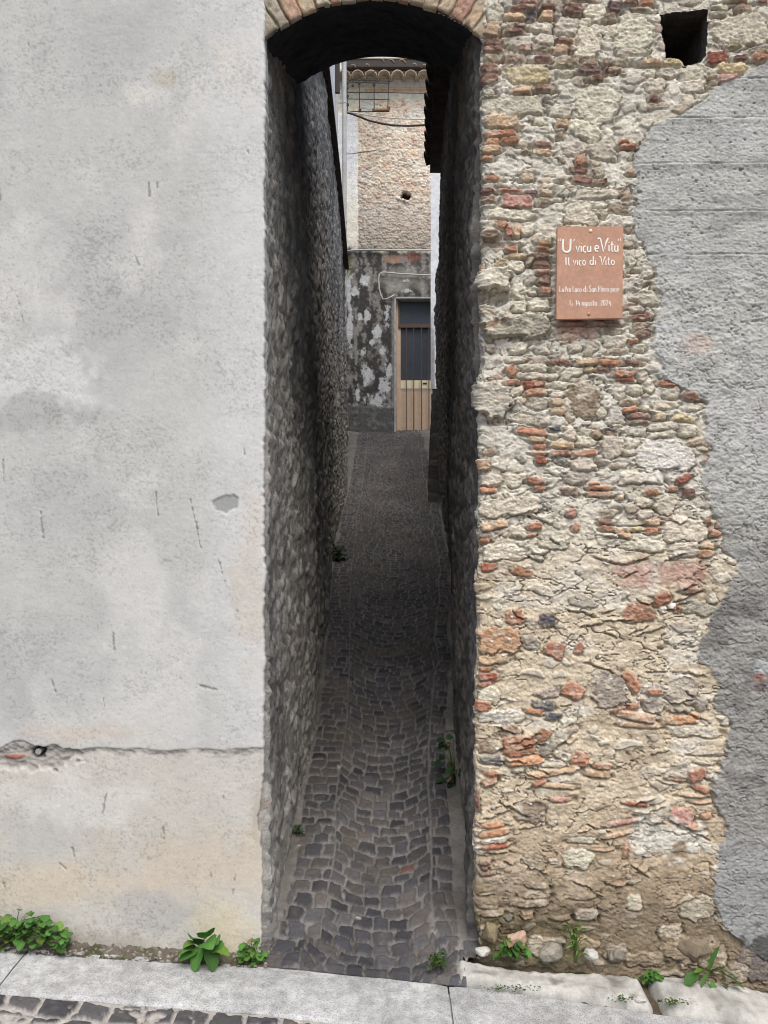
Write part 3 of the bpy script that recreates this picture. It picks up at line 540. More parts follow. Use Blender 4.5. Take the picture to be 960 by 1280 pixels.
def eave(parent, side, pts, over, rise, tile, mats, tiles=True):
    # pts: (z, wall x, height); boards run along the wall top, tiles hang out over the alley
    bm = bmesh.new(); rows = []
    for z, x, h in pts:
        xo = x - side * over
        rows.append([bm.verts.new(v) for v in ((x + side * .5, z, h + .22), (x - side * .0, z, h + .002), (xo, z, h + .004), (xo, z, h + .035), (x + side * .5, z, h + .27))])
    for a, b in zip(rows[:-1], rows[1:]):
        for k in range(4):
            f = (a[k], a[k + 1], b[k + 1], b[k]); bm.faces.new(f if side > 0 else f[::-1])
    for r, rev in ((rows[0], side > 0), (rows[-1], side < 0)): bm.faces.new(r[::-1] if rev else r)
    e = bm_obj('eave', bm, mats[0], parent)
    z = pts[0][0] + .06 if tiles else 99; rr = random.Random(int(tile * 1000) + int(side))
    while z < pts[-1][0] - .02:
        x = np.interp(z, [p[0] for p in pts], [p[1] for p in pts]); h = np.interp(z, [p[0] for p in pts], [p[2] for p in pts])
        xo = x - side * (over + rr.uniform(.018, .034))
        bm = bmesh.new()
        half_tile(bm, Vector((xo, z + rr.uniform(-.008, .008), h + .03)), Vector((x + side * .34, z, h + .03 + .17)), tile * .5, tile * .40, Vector((0, 0, 1)))
        bm_obj('roof_tile', bm, mats[1], e, True)
        z += tile * 1.12
    return e
eave(house_r, 1, [(3.9, .372, 4.30), (4.6, .385, 4.305), (5.25, .405, 4.312), (5.95, .438, 4.33)], .082, .2, .15, (M_tiled, M_tiled))
eave(house_l, -1, [(3.9, -.462, 4.80), (5.4, -.437, 4.80), (7.0, -.45, 4.79), (9.75, -.50, 4.78)], .055, .2, .17, (M_tiled, M_tiled), False)
# closing masses so the houses read as solid from beside the camera
def slab(name, parent, m, x0, x1, y0, y1, z0, z1):
    bm = bmesh.new(); add_box(bm, x0, x1, y0, y1, z0, z1); return bm_obj(name, bm, m, parent)
slab('roof', house_l, M_tile, -8.2, -.60, D + .03, 9.7, 5.08, 5.16)
slab('roof', house_r, M_tile, .56, 8.5, D + .03, 5.93, 4.60, 4.68)
# ------------------------------------------------------------------ archway
arch = thing('archway', 'low brick arch with a dark vault spanning the alley mouth', 'archway', (-.05, D, 0))
def arc_front(t, ext=0.0):    # t -1..1 -> photo pixel on the facade plane, radius grown by ext
    Rr = 207.0; a0 = math.asin(137 / Rr); a = t * a0
    return 468 + (Rr + ext) * math.sin(a), 205 - (Rr + ext) * math.cos(a)
def vault_pt(t, v):
    x0, y0 = arc_front(t); p0 = W(x0, y0, D + .016)
    c1 = 477 + 118 * t; yb = 71 + (43 if t < 0 else 37) * abs(t) ** 2.1
    p1 = W(c1, yb, 4.06)
    return p0.lerp(p1, v)
nt_, nv = 90, 60
P = np.zeros((nv, nt_, 3))
for j in range(nv):
    for i in range(nt_):
        t = -1.03 + 2.06 * i / (nt_ - 1); P[j, i] = vault_pt(t, j / (nv - 1))
I, J = np.meshgrid(np.arange(nt_), np.arange(nv))
n1 = .012 * fbm(I / 9, J / 9, 4, 500) + .006 * fbm(I / 2.5, J / 3, 3, 501)
crk = np.abs((J - 8) - 16 * ss(40, 68, I) - 2.5 * fbm(I / 6, I / 6, 3, 502)); n1 += .02 * ss(1.2, .2, crk) * (I > 44) * (I < 66)
P[..., 2] += n1 * (J > 0); P[:, :, 1] += 0
vault = grid('vault', P, None, M_vault, arch)
bm = bmesh.new()   # rear face of the vault and floor above it
bk = [bm.verts.new(vault_pt(-1.03 + 2.06 * i / 24, 1)) for i in range(25)]
tp = [bm.verts.new((v.co.x, v.co.y + .01, 5.0)) for v in bk]
for i in range(24): bm.faces.new((bk[i], tp[i], tp[i + 1], bk[i + 1]))
fr = [bm.verts.new((v.co.x, D + .05, 5.0)) for v in bk]
for i in range(24): bm.faces.new((tp[i], fr[i], fr[i + 1], tp[i + 1]))
bm_obj('rear_wall', bm, mat('rear_stone', alb((120, 114, 106)), var=.3, vscale=14, bumps=((30, .8),), bdist=.02), arch)
# voussoirs: one ring of bricks and stones laid on edge
cols = [(168, 158, 138), (172, 160, 142), (194, 160, 136), (206, 184, 152), (200, 186, 158), (186, 150, 124), (206, 190, 160), (176, 152, 130), (198, 176, 146), (206, 186, 156), (190, 150, 126), (208, 188, 156), (196, 176, 148), (206, 184, 156), (190, 150, 130), (206, 178, 148), (196, 168, 140)]
edges = [-1.0]
rv = random.Random(11)
wds = [.17, .10, .13, .13, .12, .10, .13, .12, .11, .12, .10, .13, .12, .12, .13, .10, .14]
tot = sum(wds)
for q in wds: edges.append(edges[-1] + 2.0 * q / tot)
Pl, Cl = [], []
bm = bmesh.new(); cl = bm.verts.layers.float_color.new('Col')
for k in range(len(wds)):
    e0, e1 = edges[k] + .006, edges[k + 1] - .006
    nA, nR = 10, 34
    pro = rv.uniform(.0, .010); tl = rv.uniform(-.3, .3); ex0 = rv.uniform(1.5, 4.0); ex1 = 84 + rv.uniform(-8, 8)
    vg = {}
    for i in range(nA + 1):
        for j in range(nR + 1):
            t = e0 + (e1 - e0) * i / nA; ex = ex0 + (ex1 - ex0) * j / nR
            x, y = arc_front(t, ex)
            x += 1.2 * float(fbm(np.array(x / 9.), np.array(y / 9.), 3, 520 + k)); y += 1.0 * float(fbm(np.array(x / 8.), np.array(y / 8.), 3, 560 + k))
            ed = min(i, nA - i) / nA; rd = min(1, j / 2)
            hgt = pro + .004 * float(fbm(np.array(x / 7.), np.array(y / 7.), 4, 600 + k)) + .002 * float(fbm(np.array(x / 2.), np.array(y / 2.), 2, 610 + k)) - .006 * (ed == 0) - .005 * (j == 0)
            p = W(x, y, D); v = bm.verts.new((p.x, D + .012 - hgt, p.z))
            n = 1 + .25 * float(fbm(np.array(x / 6.), np.array(y / 6.), 4, 700 + k))
            cc = alb(cols[k]) * n; sm = max(0, float(fbm(np.array(x / 12.), np.array(y / 10.), 3, 720))) * .7
            cc = cc + (alb((196, 188, 168)) - cc) * min(1, sm)
            v[cl] = (*cc, 1); vg[i, j] = v
    for i in range(nA):
        for j in range(nR): bm.faces.new((vg[i, j], vg[i + 1, j], vg[i + 1, j + 1], vg[i, j + 1]))
    per = [vg[i, 0] for i in range(nA + 1)] + [vg[nA, j] for j in range(1, nR + 1)] + [vg[i, nR] for i in range(nA - 1, -1, -1)] + [vg[0, j] for j in range(nR - 1, 0, -1)]
    back = []
    for v in per:
        b = bm.verts.new((v.co.x, D + .030, v.co.z)); b[cl] = v[cl]; back.append(b)
    for i in range(len(per)):
        a, b = i, (i + 1) % len(per); bm.faces.new((per[b], per[a], back[a], back[b]))
bm_obj('arch_ring', bm, M_rub, arch, True)
# mortar bed behind the ring and the wall above it
xs = np.arange(322, 616, 2.0); ys = np.arange(-430, 100, 2.5)
X, Y = np.meshgrid(xs, ys); Pm = np.zeros(X.shape + (3,))
Hm = 1.4 * fbm(X / 9, Y / 8, 4, 740)
Pm[..., 0] = (X - 480) * S; Pm[..., 1] = D + .022 - Hm * S; Pm[..., 2] = CZ + (640 - Y) * S
Cm = np.zeros(X.shape + (3,)) + alb((186, 176, 154)); Cm = Cm * (1 + .15 * fbm(X / 10, Y / 10, 4, 741))[..., None]
rr = np.hypot(X - 468, Y - 205)
ki = (rr > 209)[:-1, :-1] & (rr > 209)[1:, 1:] & (Y < 75)[1:, 1:]
grid('upper_wall', Pm, Cm, M_rub, arch, keep=ki)
def kerb_back(X): return np.interp(X, [-9, -1.5, -.45, .25, 1.5, 9], [3.0, 2.955, 2.925, 2.825, 2.70, 2.0])
def kerb_front(X): return kerb_back(X) - np.interp(X, [-1.6, -.4, 1.5], [.268, .268, .30])
# ------------------------------------------------------------------ paving
def setts(X, Zd, pitch_v, pitch_u, curve, xc, seed, jw, jit=.30):
    x = X - xc
    v = Zd - curve * x * x + .018 * fbm(X * 9, Zd * 9, 3, seed) + .03 * fbm(X * 2, Zd * 2, 2, seed + 1)
    u = x + .012 * fbm(X * 10, Zd * 10, 3, seed + 2)
    r = np.floor(v / pitch_v); fv = v - r * pitch_v
    off = hsh(r, r * 0 + 3, seed) * pitch_u + jit * pitch_u * (vnoise(u / pitch_u * .7, r * 7.3, seed + 4) - .5)
    c = np.floor((u + off) / pitch_u); fu = (u + off) - c * pitch_u
    e = np.minimum(np.minimum(fv, pitch_v - fv), np.minimum(fu, pitch_u - fu))
    corner = np.hypot(np.maximum(.012 - np.minimum(fu, pitch_u - fu), 0), np.maximum(.012 - np.minimum(fv, pitch_v - fv), 0))
    e = np.minimum(e, .012 - corner) + .0035 * fbm(X * 40, Zd * 40, 2, seed + 5)
    return e - jw * (.6 + .8 * vnoise(X * 14, Zd * 14, seed + 6)), hsh(r, c, seed + 7), hsh(r, c, seed + 8), fu / pitch_u - .5, fv / pitch_v - .5
PAL = [(74, 73, 76), (83, 81, 82), (64, 63, 66), (92, 87, 84), (77, 75, 76)]
def pave(X, Zd, parts, joint, seed):
    H = -.006 + .003 * fbm(X * 30, Zd * 30, 3, seed); C = np.zeros(X.shape + (3,)) + alb(joint)
    C = C * (1 + .16 * fbm(X * 30, Zd * 30, 4, seed + 1))[..., None]
    for m, (e, i1, i2, fu, fv) in parts:
        pr = ss(0, .006, e) * m
        h = .004 + .006 * i2 + .010 * (i1 - .5) * fu + .010 * (i2 - .5) * fv + .003 * fbm(X * 35, Zd * 35, 4, seed + 2)
        k = np.floor(i1 * 4.999); cc = np.zeros_like(C)
        for q in range(5): cc += (k == q)[..., None] * alb(PAL[q])
        cc = cc * (.74 + .5 * i2)[..., None]
        cc = mixc(cc, alb((128, 82, 68)), (i1 > .996) * .6)
        cc = mixc(cc, alb((112, 109, 106)), ss(.25, .9, fbm(X * 16, Zd * 16, 4, seed + 3)) * .35)
        H = H * (1 - pr) + h * pr; C = mixc(C, cc, ss(.1, .7, pr) * m)
    return H, C
def alley_floor():
    zs = [2.78]
    while zs[-1] < 13.45: zs.append(zs[-1] + .0048 * (zs[-1] / 3.0) ** 1.6)
    zs = np.array(zs); xs = np.arange(-.92, .96, .0058)
    X, Zd = np.meshgrid(xs, zs)
    L, Rr = xl(Zd, 0 * Zd), xr(Zd, 0 * Zd)
    L = np.where(Zd < 3.0, -.46, L); Rr = np.where(Zd < 3.0, .36, Rr)
    a = X - L - (.016 + .030 * np.exp(-((Zd - 3.35) / .35) ** 2)) + .010 * fbm(X * 0, Zd * 4, 3, 811)
    b = Rr - .050 - .020 * fbm(X * 0, Zd * 3, 3, 812) - X; b = b + .03 * ss(4.2, 5.2, Zd)
    b = np.where(Zd < 3.04, b + .09, b); a = np.where(Zd < 3.04, a + .05, a)
    s1 = setts(a, Zd, .064, .080, 0, 0 * Zd, 801, .003, .08); s2 = setts(b, Zd + .03, .066, .088, 0, 0 * Zd, 802, .003, .08)
    wL = .080 * 2; wR = .088
    mL = ss(-.002, .003, a) * ss(wL + .003, wL - .003, a); mR = ss(-.002, .003, b) * ss(wR + .003, wR - .003, b)
    xc = (L + Rr) / 2 + .02
    f = setts(X, Zd, .060, .078, 2.1, xc, 803, .0026)
    mid = np.minimum(a - wL - .006, b - wR - .010); mF = ss(-.003, .004, mid)
    H, C = pave(X, Zd, [(mF, f), (mL, s1), (mR, s2)], (122, 119, 115), 820)
    sk = np.maximum(ss(.004, -.004, a), ss(.004, -.004, b))         # cement skirts along both walls
    C = mixc(C, alb((122, 119, 113)), sk); C = C * (1 + sk * .2 * fbm(X * 25, Zd * 25, 4, 830))[..., None]
    H = H * (1 - sk) + sk * (.002 + .006 * fbm(X * 14, Zd * 14, 4, 831) + .10 * np.maximum(-np.minimum(a, b) - .01, 0))
    C = C * (1 + .22 * fbm(X * 3, Zd * 3, 4, 834))[..., None]; C = mixc(C, alb((92, 86, 76)), ss(.15, .7, fbm(X * 7, Zd * 5, 4, 835)) * .45)
    C = mixc(C, alb((70, 78, 44)), ss(.1, .7, fbm(X * 12, Zd * 12, 4, 832)) * ss(.03, -.03, b) * .35 * (Zd < 6))
    # missing mortar in the last rows
    fr_ = ss(3.10, 3.02, Zd + .05 * fbm(X * 7, Zd * 7, 3, 833)); dark = fr_ * ss(-.004, -.006, H)
    C = mixc(C, alb((84, 78, 70)), dark * .7); H = H - .006 * dark
    for i in range(9):       # pale plaster crumbs in the joints
        zz = 3.05 + 3 * rng.rand() ** 2; xx = rng.uniform(-.4, .36); m = ss(.009, .004, np.hypot((X - xx) * .6, Zd - zz) + .004 * fbm(X * 60, Zd * 60, 2, 900 + i)); C = mixc(C, alb((158, 154, 147)), m); H += .004 * m
    kb_ = kerb_back(X); H = lerp(H, -.010, ss(kb_ + .012, kb_ + .003, Zd))
    P = np.stack([X, Zd, gz(X, Zd) - .010 * ss(2.985, 2.92, Zd) + H], -1)
    return P, C
P, C = alley_floor()
Pc = P[:-1, :-1]; kp = (Pc[..., 1] > kerb_back(Pc[..., 0]) - .010) & ((Pc[..., 1] > 3.0) | ((Pc[..., 0] > -.475) & (Pc[..., 0] < .30)) | ((Pc[..., 0] > -.475) & (Pc[..., 0] < .355) & (Pc[..., 1] > 2.955)))
tag(grid('alley_floor', P, C, M_set, keep=kp), kind='structure')
def street():
    xs = np.arange(-2.2, .8, .0062); zs = np.arange(1.7, 2.80, .0055)
    X, Zd = np.meshgrid(xs, zs); zb = kerb_front(X) - Zd
    row = setts(X, zb, .095, .118, 0, 0 * X, 851, .007, .12)
    fan = setts(X, zb - .10, .088, .112, -.55, -1.3 + 0 * X, 852, .007)
    m1 = ss(.012, .016, zb) * ss(.108, .100, zb); m2 = ss(.104, .112, zb)
    H, C = pave(X, Zd, [(m2, fan), (m1, row)], (176, 171, 163), 860)
    P = np.stack([X, Zd, gbase(X) - .028 + H], -1)
    return P, C
P, C = street()
tag(grid('street_setts', P[:, ::-1], C[:, ::-1], M_set), kind='structure')
# the ground sheet out to the horizon
xs = np.array([-300, -60, -20, -8, -4, -1.49, -.47, .3, 1.49, 4, 8, 20, 60, 300.]); zs = np.array([-300, -60, -12, -4, 0, 1.5, 3.0, 16.0, 60, 300])
X, Zd = np.meshgrid(xs, zs)
P = np.stack([X, Zd, gbase(np.clip(X, -40, 40)) - .055], -1)
tag(grid('ground', P[:, ::-1], None, mat('street_ground', alb((120, 114, 110)), var=.2, vscale=8, bumps=((40, .6),)), smooth=False), kind='structure')
xs = np.arange(-5, 5.01, .03); zs = np.arange(11.4, 13.5, .03); X, Zd = np.meshgrid(xs, zs)
f = setts(X, Zd, .09, .11, .3, 0 * X, 866, .004); H, C = pave(X, Zd, [(1.0 + 0 * X, f)], (122, 119, 115), 867)
tag(grid('cross_street', np.stack([X, Zd, gz(X, Zd) - .02 + H * .5], -1), C, M_set), kind='structure')
# granite kerb slabs
cuts = [-7.0, -4.6, -2.9, -1.36, .235, 1.72, 3.4, 5.2, 7.0]
for x0, x1 in zip(cuts[:-1], cuts[1:]):
    bm = bmesh.new(); n = 40; g = .003
    xs = np.linspace(x0 + g, x1 - g, n)
    sec = []
    for k, x in enumerate(xs):
        zb, zf = float(kerb_back(x)), float(kerb_front(x)); h = float(gbase(x)) - .018
        sk = (x1 - x0) * 0; er = .004 * float(fbm(np.array(x * 9.), np.array(0.), 3, 870)); eb = .006 * float(fbm(np.array(x * 7.), np.array(4.), 3, 871))
        in_ = .004 if k in (0, n - 1) else 0
        sh = .055 * ((x - x0) / (x1 - x0) - .5) * 0
        sec.append([bm.verts.new(v) for v in ((x, zb + eb, h - .15), (x, zb + eb, h - .010 - in_), (x, zb - .010 + eb, h - in_), (x, (zb + zf) / 2, h + .002 - in_), (x, zf + .010 + er, h - .001 - in_), (x, zf + er, h - .012 - in_), (x, zf + er, h - .15))])
    for a, b in zip(sec[:-1], sec[1:]):
        for k in range(6): bm.faces.new((a[k], b[k], b[k + 1], a[k + 1]))
    bm.faces.new(sec[0]); bm.faces.new(sec[-1][::-1])
    bmesh.ops.recalc_face_normals(bm, faces=bm.faces)
    o = bm_obj('granite_kerb', bm, M_gran); tag(o, kind='structure')
# dirt and gravel strip between the left house and the kerb
xs = np.arange(-1.9, -.44, .006); zs = np.arange(2.90, 3.0, .005); X, Zd = np.meshgrid(xs, zs)
Hn = .010 * fbm(X * 30, Zd * 30, 4, 880) + .008 * ss(2.93, 2.985, Zd) - .004
f1, f2, iv, _ = voro(X / .011, Zd / .011, 881); st = ss(.1, .35, f2 - f1) * (iv > .55); Hn += .007 * st
C = np.zeros(X.shape + (3,)) + alb((112, 104, 92)); C = mixc(C, alb((74, 66, 54)), ss(-.2, .5, fbm(X * 18, Zd * 18, 3, 882)) * .8)
C = mixc(C, alb((186, 182, 174)), st * ((iv * 57) % 1 > .55) * .8); C = mixc(C, alb((78, 86, 46)), ss(.2, .6, fbm(X * 9, Zd * 9, 3, 883)) * .5)
P = np.stack([X, Zd, gbase(X) - .014 + Hn], -1)
tag(grid('gravel', P[:, ::-1], C[:, ::-1], M_rub), kind='stuff')
xs = np.arange(.27, 1.9, .006); zs = np.arange(2.74, 3.02, .006); X, Zd = np.meshgrid(xs, zs)
Hn = .012 * fbm(X * 22, Zd * 22, 4, 884); C = np.zeros(X.shape + (3,)) + alb((96, 86, 70)); C = mixc(C, alb((70, 74, 42)), ss(.0, .5, fbm(X * 9, Zd * 9, 3, 885)) * .7)
P = np.stack([X, Zd, gbase(X) - .034 + Hn], -1)
tag(grid('soil', P[:, ::-1], C[:, ::-1], M_rub), kind='structure')
# two rough pale blocks laid along the foot of the rubble wall
def rough_block(name, x0, x1, seed, label):
    xs = np.linspace(x0, x1, int((x1 - x0) / .006)); vv = np.linspace(0, 1, 60)
    X, V = np.meshgrid(xs, vv)
    end = np.minimum(X - x0, x1 - X); rnd = np.sqrt(np.clip(end / .03, 0, 1))
    bk_ = 2.962 - .012 * X + .012 * fbm(X * 5, V * 0, 3, seed); ft = kerb_back(X) + .004 + .008 * fbm(X * 6, V * 0 + 5, 3, seed + 1)
    mid = (bk_ + ft) / 2; bk_ = mid + (bk_ - mid) * (.6 + .4 * rnd); ft = mid + (ft - mid) * (.75 + .25 * rnd)
    th = V * math.pi
    q = 5.0
    cx_ = np.sign(np.cos(th)) * np.abs(np.cos(th)) ** (2 / q); sx_ = np.abs(np.sin(th)) ** (2 / q)
    Y_ = mid + (bk_ - ft) / 2 * cx_
    top = gbase(X) + .006 - .06 * (1 - rnd) + .016 * fbm(X * 6, Y_ * 9, 4, seed + 2) + .004 * fbm(X * 40, Y_ * 40, 3, seed + 3) - .012 * ss(.5, 1, V)
    Z_ = (gbase(X) - .12) + (top - gbase(X) + .12) * sx_
    C = np.zeros(X.shape + (3,)) + alb((196, 193, 184)); C = mixc(C, alb((150, 148, 140)), ss(0, .7, fbm(X * 8, Y_ * 10, 4, seed + 4)) * .7); C = mixc(C, alb((96, 94, 84)), ss(.25, .8, fbm(X * 14, Y_ * 16, 4, seed + 5)) * .6)
    C = mixc(C, alb((104, 104, 78)), ss(.9, 1., V) * .6)
    P = np.stack([X, Y_, Z_], -1)
    bmo = grid(name, P, C, M_kstone)
    return tag(bmo, label, 'stone block', 'rough stone blocks along the foot of the rubble wall')
rough_block('stone_block', .262, .985, 890, 'long pale rough stone block nearest the alley mouth, at the foot of the rubble wall')
rough_block('stone_block', .995, 1.85, 895, 'greyer rough stone block further right, below the grey cement and the dandelion')
# ------------------------------------------------------------------ far house closing the alley
ZF = 13.3; SF = ZF / F
far = thing('far_house', 'tall rubble house with tiled eave and tan door closing the far end of the alley', 'house', (.3, ZF, 3.0))
def facade_far():
    xs = np.concatenate([[250, 300, 340], np.arange(400, 600, .9), [640, 720, 840]]); ys = np.arange(62, 552, .9)
    X, Y = np.meshgrid(xs, ys)
    f1, f2, iv, ty = voro((X + 1.5 * fbm(X / 8, Y / 8, 3, 1000)) / 6.2, (Y + 1.2 * fbm(X / 8, Y / 8, 3, 1001)) / 3.4, 1002)
    rub = ss(446, 449, X + 1.2 * fbm(X / 6, Y / 9, 3, 1003)) * ss(120, 128, Y + 4 * fbm(X / 12, Y / 9, 3, 1004)) * ss(314, 310, Y)
    pr = ss(.03, .22, f2 - f1)
    H = rub * (2.0 * pr * (.4 + iv)) + .5 * fbm(X / 6, Y / 5, 4, 1005)
    C = np.zeros(X.shape + (3,)) + alb((222, 208, 186))
    cc = np.zeros_like(C) + alb((216, 202, 182)); pick = (iv * 77.7) % 1
    for lo, pc in ((.40, (198, 184, 166)), (.62, (204, 178, 158)), (.78, (186, 180, 170)), (.90, (182, 150, 134)), (.95, (160, 152, 144))): cc = np.where((pick > lo)[..., None], alb(pc), cc)
    C = mixc(C, cc, rub * ss(.0, .5, pr))
    C = mixc(C, alb((204, 170, 146)), rub * .4 * ss(.2, .7, fbm(X / 14, Y / 14, 4, 1006)))
    C = mixc(C, alb((226, 220, 208)), rub * .6 * ss(.1, .7, fbm(X / 20, Y / 16, 4, 1007)))
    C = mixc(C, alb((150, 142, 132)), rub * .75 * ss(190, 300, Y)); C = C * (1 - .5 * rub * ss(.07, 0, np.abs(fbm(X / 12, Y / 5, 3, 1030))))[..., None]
    # upper rendered bands
    upb = ss(126, 118, Y + 4 * fbm(X / 12, Y / 9, 3, 1004))
    C = mixc(C, alb((234, 222, 200)), upb); C = mixc(C, alb((214, 176, 146)), upb * .6 * ss(.2, .6, fbm(X / 7, Y / 5, 4, 1008)) * ss(100, 112, Y))
    C = mixc(C, alb((196, 196, 188)), .8 * blob(X, Y, 459, 130, 8, 15, 1009, .4))
    # white rendered pilaster at the left
    pil = ss(448, 446, X + 1.2 * fbm(X / 6, Y / 9, 3, 1003)) * ss(140, 147, Y)
    C = mixc(C, alb((238, 232, 216)), pil); H += pil * 1.6
    C = mixc(C, alb((190, 186, 176)), pil * ss(190, 300, Y + 30 * fbm(X / 6, Y / 20, 3, 1010)) * .5)
    # lower stained render
    lo = ss(307, 320, Y + 7 * fbm(X / 9, Y / 9, 3, 1011))
    C = mixc(C, alb((148, 145, 139)), lo)
    mould = ss(-.6, .2, fbm(X / 6, Y / 17, 5, 1012) + .5 * fbm(X / 2.5, Y / 2.5, 3, 1013))
    C = mixc(C, alb((58, 56, 54)), lo * mould * .9)
    C = mixc(C, alb((168, 166, 158)), lo * .7 * blob(X, Y, 505, 352, 34, 14, 1020, .5, .6))
    C = mixc(C, alb((176, 124, 106)), lo * .5 * blob(X, Y, 512, 322, 12, 5, 1021, .6, .5)); C = mixc(C, alb((196, 160, 138)), lo * .6 * blob(X, Y, 492, 324, 8, 5, 1022, .6, .5))
    wb = np.zeros(X.shape)
    for cx, cy, rx, ry in ((456, 352, 6, 9), (459, 396, 4, 10), (472, 418, 6, 12), (466, 428, 5, 6), (460, 470, 9, 14), (480, 485, 8, 20), (470, 500, 14, 9), (486, 462, 6, 14), (436, 360, 5, 26), (442, 366, 8, 8), (437, 410, 4, 40), (508, 363, 7, 3), (508, 351, 5, 2), (450, 395, 3, 5), (447, 492, 3, 12), (484, 395, 4, 14), (478, 440, 4, 8), (455, 440, 4, 6)):
        wb = np.maximum(wb, np.exp(-((X - cx) / (rx * 1.3)) ** 2 - ((Y - cy) / (ry * 1.2)) ** 2))
    wm = ss(.50, .72, wb * .9 + .42 * fbm(X / 4, Y / 6, 5, 1031, .65)); C = mixc(C, alb((212, 214, 214)), lo * wm * .9)
    C = mixc(C, alb((170, 168, 162)), lo * .8 * ss(488, 492, X) * ss(368, 380, Y))
    C = mixc(C, alb((136, 132, 88)), lo * .5 * blob(X, Y, 437, 335, 5, 12, 1023, .4, .5))
    pl = ss(506, 510, Y + 2 * fbm(X / 9, Y / 9, 3, 1024)); C = mixc(C, alb((98, 98, 96)), pl); C = mixc(C, alb((50, 49, 47)), pl * .8 * ss(.05, 0, np.abs(fbm(X / 9, Y / 7, 3, 1025))))
    C = mixc(C, alb((140, 138, 132)), pl * .5 * ss(.1, .6, fbm(X / 6, Y / 5, 3, 1026))); H += pl * 2.5
    m = blob(X, Y, 507, 245, 6, 5, 1027, .3, .2, 4); H -= 14 * m; C = mixc(C, alb((30, 28, 26)), m)
    for cx, cy in ((498, 248), (504, 250), (508, 252)): m = blob(X, Y, cx, cy, 3.2, 2.2, int(cx), .2, .3, 4); H += 3 * m; C = mixc(C, alb((206, 196, 180)), m)
    H += 2.2 * ss(1.6, .6, np.abs(Y - 110)) ; C = mixc(C, alb((186, 184, 174)), ss(1.8, .8, np.abs(Y - 110)) * .9)
    bc = ss(2.2, 1.4, np.abs(Y - 113.6)) * ss(452, 458, X); H += 3 * bc * (((X + 3) % 20) > .8); C = mixc(C, alb((214, 158, 122)), bc)
    C = np.minimum(C * (1.12 + .42 * ss(330, 290, Y) + .15 * ss(140, 110, Y))[..., None], .85)  # brighter light on the upper wall is put into the colour
    P = np.stack([(X - 480) * SF, ZF - H * SF * .6, CZ + (640 - Y) * SF], -1)
    xc_, yc_ = (X[:-1, :-1] + X[1:, 1:]) / 2, (Y[:-1, :-1] + Y[1:, 1:]) / 2
    keep = ~((xc_ > 495) & (xc_ < 557) & (yc_ > 373))
    return P, C, keep
P, C, keep = facade_far()
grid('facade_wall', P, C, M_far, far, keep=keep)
def fb(bm, x0, x1, y0, y1, d0, d1, bev=.004): add_box(bm, (x0 - 480) * SF, (x1 - 480) * SF, ZF + d0, ZF + d1, CZ + (640 - y1) * SF, CZ + (640 - y0) * SF, bev)
def fpart(name, m, parent, boxes, bev=.004):
    bm = bmesh.new()
    for b in boxes: fb(bm, *b, bev)
    return bm_obj(name, bm, m, parent)
rev = fpart('door_reveal', mat('reveal_plaster', alb((190, 190, 186)), var=.2, vscale=10), far, [(492.8, 495, 373, 545, -.03, .22), (557, 559, 373, 545, -.02, .22), (495, 557, 371.5, 373.5, -.02, .22)])
door = fpart('door', M_wood, far, [(500, 552, 485, 538.5, .13, .16), (498, 501, 405, 544, .12, .17), (551, 555, 405, 544, .12, .17), (495, 498, 373.5, 545, .10, .19)])
fpart('transom_rail', M_brown, door, [(498, 557, 403.5, 408, .09, .16), (498, 500.5, 374, 404, .10, .17)])
fpart('fanlight', M_glass, door, [(500.5, 557, 374, 403.5, .16, .18)], 0)
fpart('glass_panel', M_glass, door, [(501, 551, 408, 474, .15, .165)], 0)
fpart('kick_rail', M_cream, door, [(501, 551, 538.5, 544, .115, .16)])
mid = fpart('lock_rail', M_cream, door, [(501, 551, 474, 484.5, .115, .16)])
fpart('letter_plate', M_iron, mid, [(529, 534, 477, 479, .108, .118)], 0)
for x in (508, 517.4, 527, 536.5, 546): fpart('bar', M_brown, door, [(x - .55, x + .55, 408, 541, .075, .095)], .003)
# eave with two courses of curved tiles
fpart('cornice', M_rub if False else mat('cornice_brick', alb((200, 164, 146)), var=.25, vscale=9), far, [(428 + 13.5 * k, 441 + 13.5 * k, 94.5, 97.5, -.16, .05) for k in range(10)])
fpart('eave_board', mat('cornice_lime', alb((226, 216, 198)), var=.12, vscale=9), far, [(428, 565, 97.3, 99.2, -.08, .04), (428, 565, 82.6, 85.8, -.30, .2)])
for k in range(9):
    x = 447 + 16.6 * (k - 1); bm = bmesh.new()
    zt = ZF - .32; px = lambda a, d: (a - 480) / F * d
    p0 = Vector((px(x, zt), zt, CZ + (640 - 96.2) / F * zt)); half_tile(bm, p0, p0 + Vector((0, .5, .14)), .112, .095, Vector((0, 0, 1)), .018, 10)
    bm_obj('roof_tile', bm, mat('eave_tile', alb((196, 178, 156)), var=.25, vscale=9) if k == 0 else bpy.data.materials['eave_tile'], far, True)
fpart('eave_shade_fill', M_iron, far, [(428, 565, 86.5, 95.2, -.285, -.02)], 0)  # dark block standing in for the shade inside the tile mouths
for k, (x, y) in enumerate([(441, 80), (458.5, 79.4), (475.5, 74.5), (488, 75.5), (502, 75.8), (517.5, 78.5), (530, 80), (543, 80.5)]):
    bm = bmesh.new(); zt = ZF - .28; r = .072 if 470 < x < 506 else .05
    p0 = Vector(((x - 480) / F * zt, zt, CZ + (640 - y - 4) / F * zt)); half_tile(bm, p0, p0 + Vector((.10, .5, .12)), r, r * .85, Vector((0, 0, 1)), .016, 8)
    bm_obj('roof_tile', bm, M_tile, far, True)
fpart('roof', M_tile, far, [(240, 850, 40, 82.5, .1, 3.0)], 0)
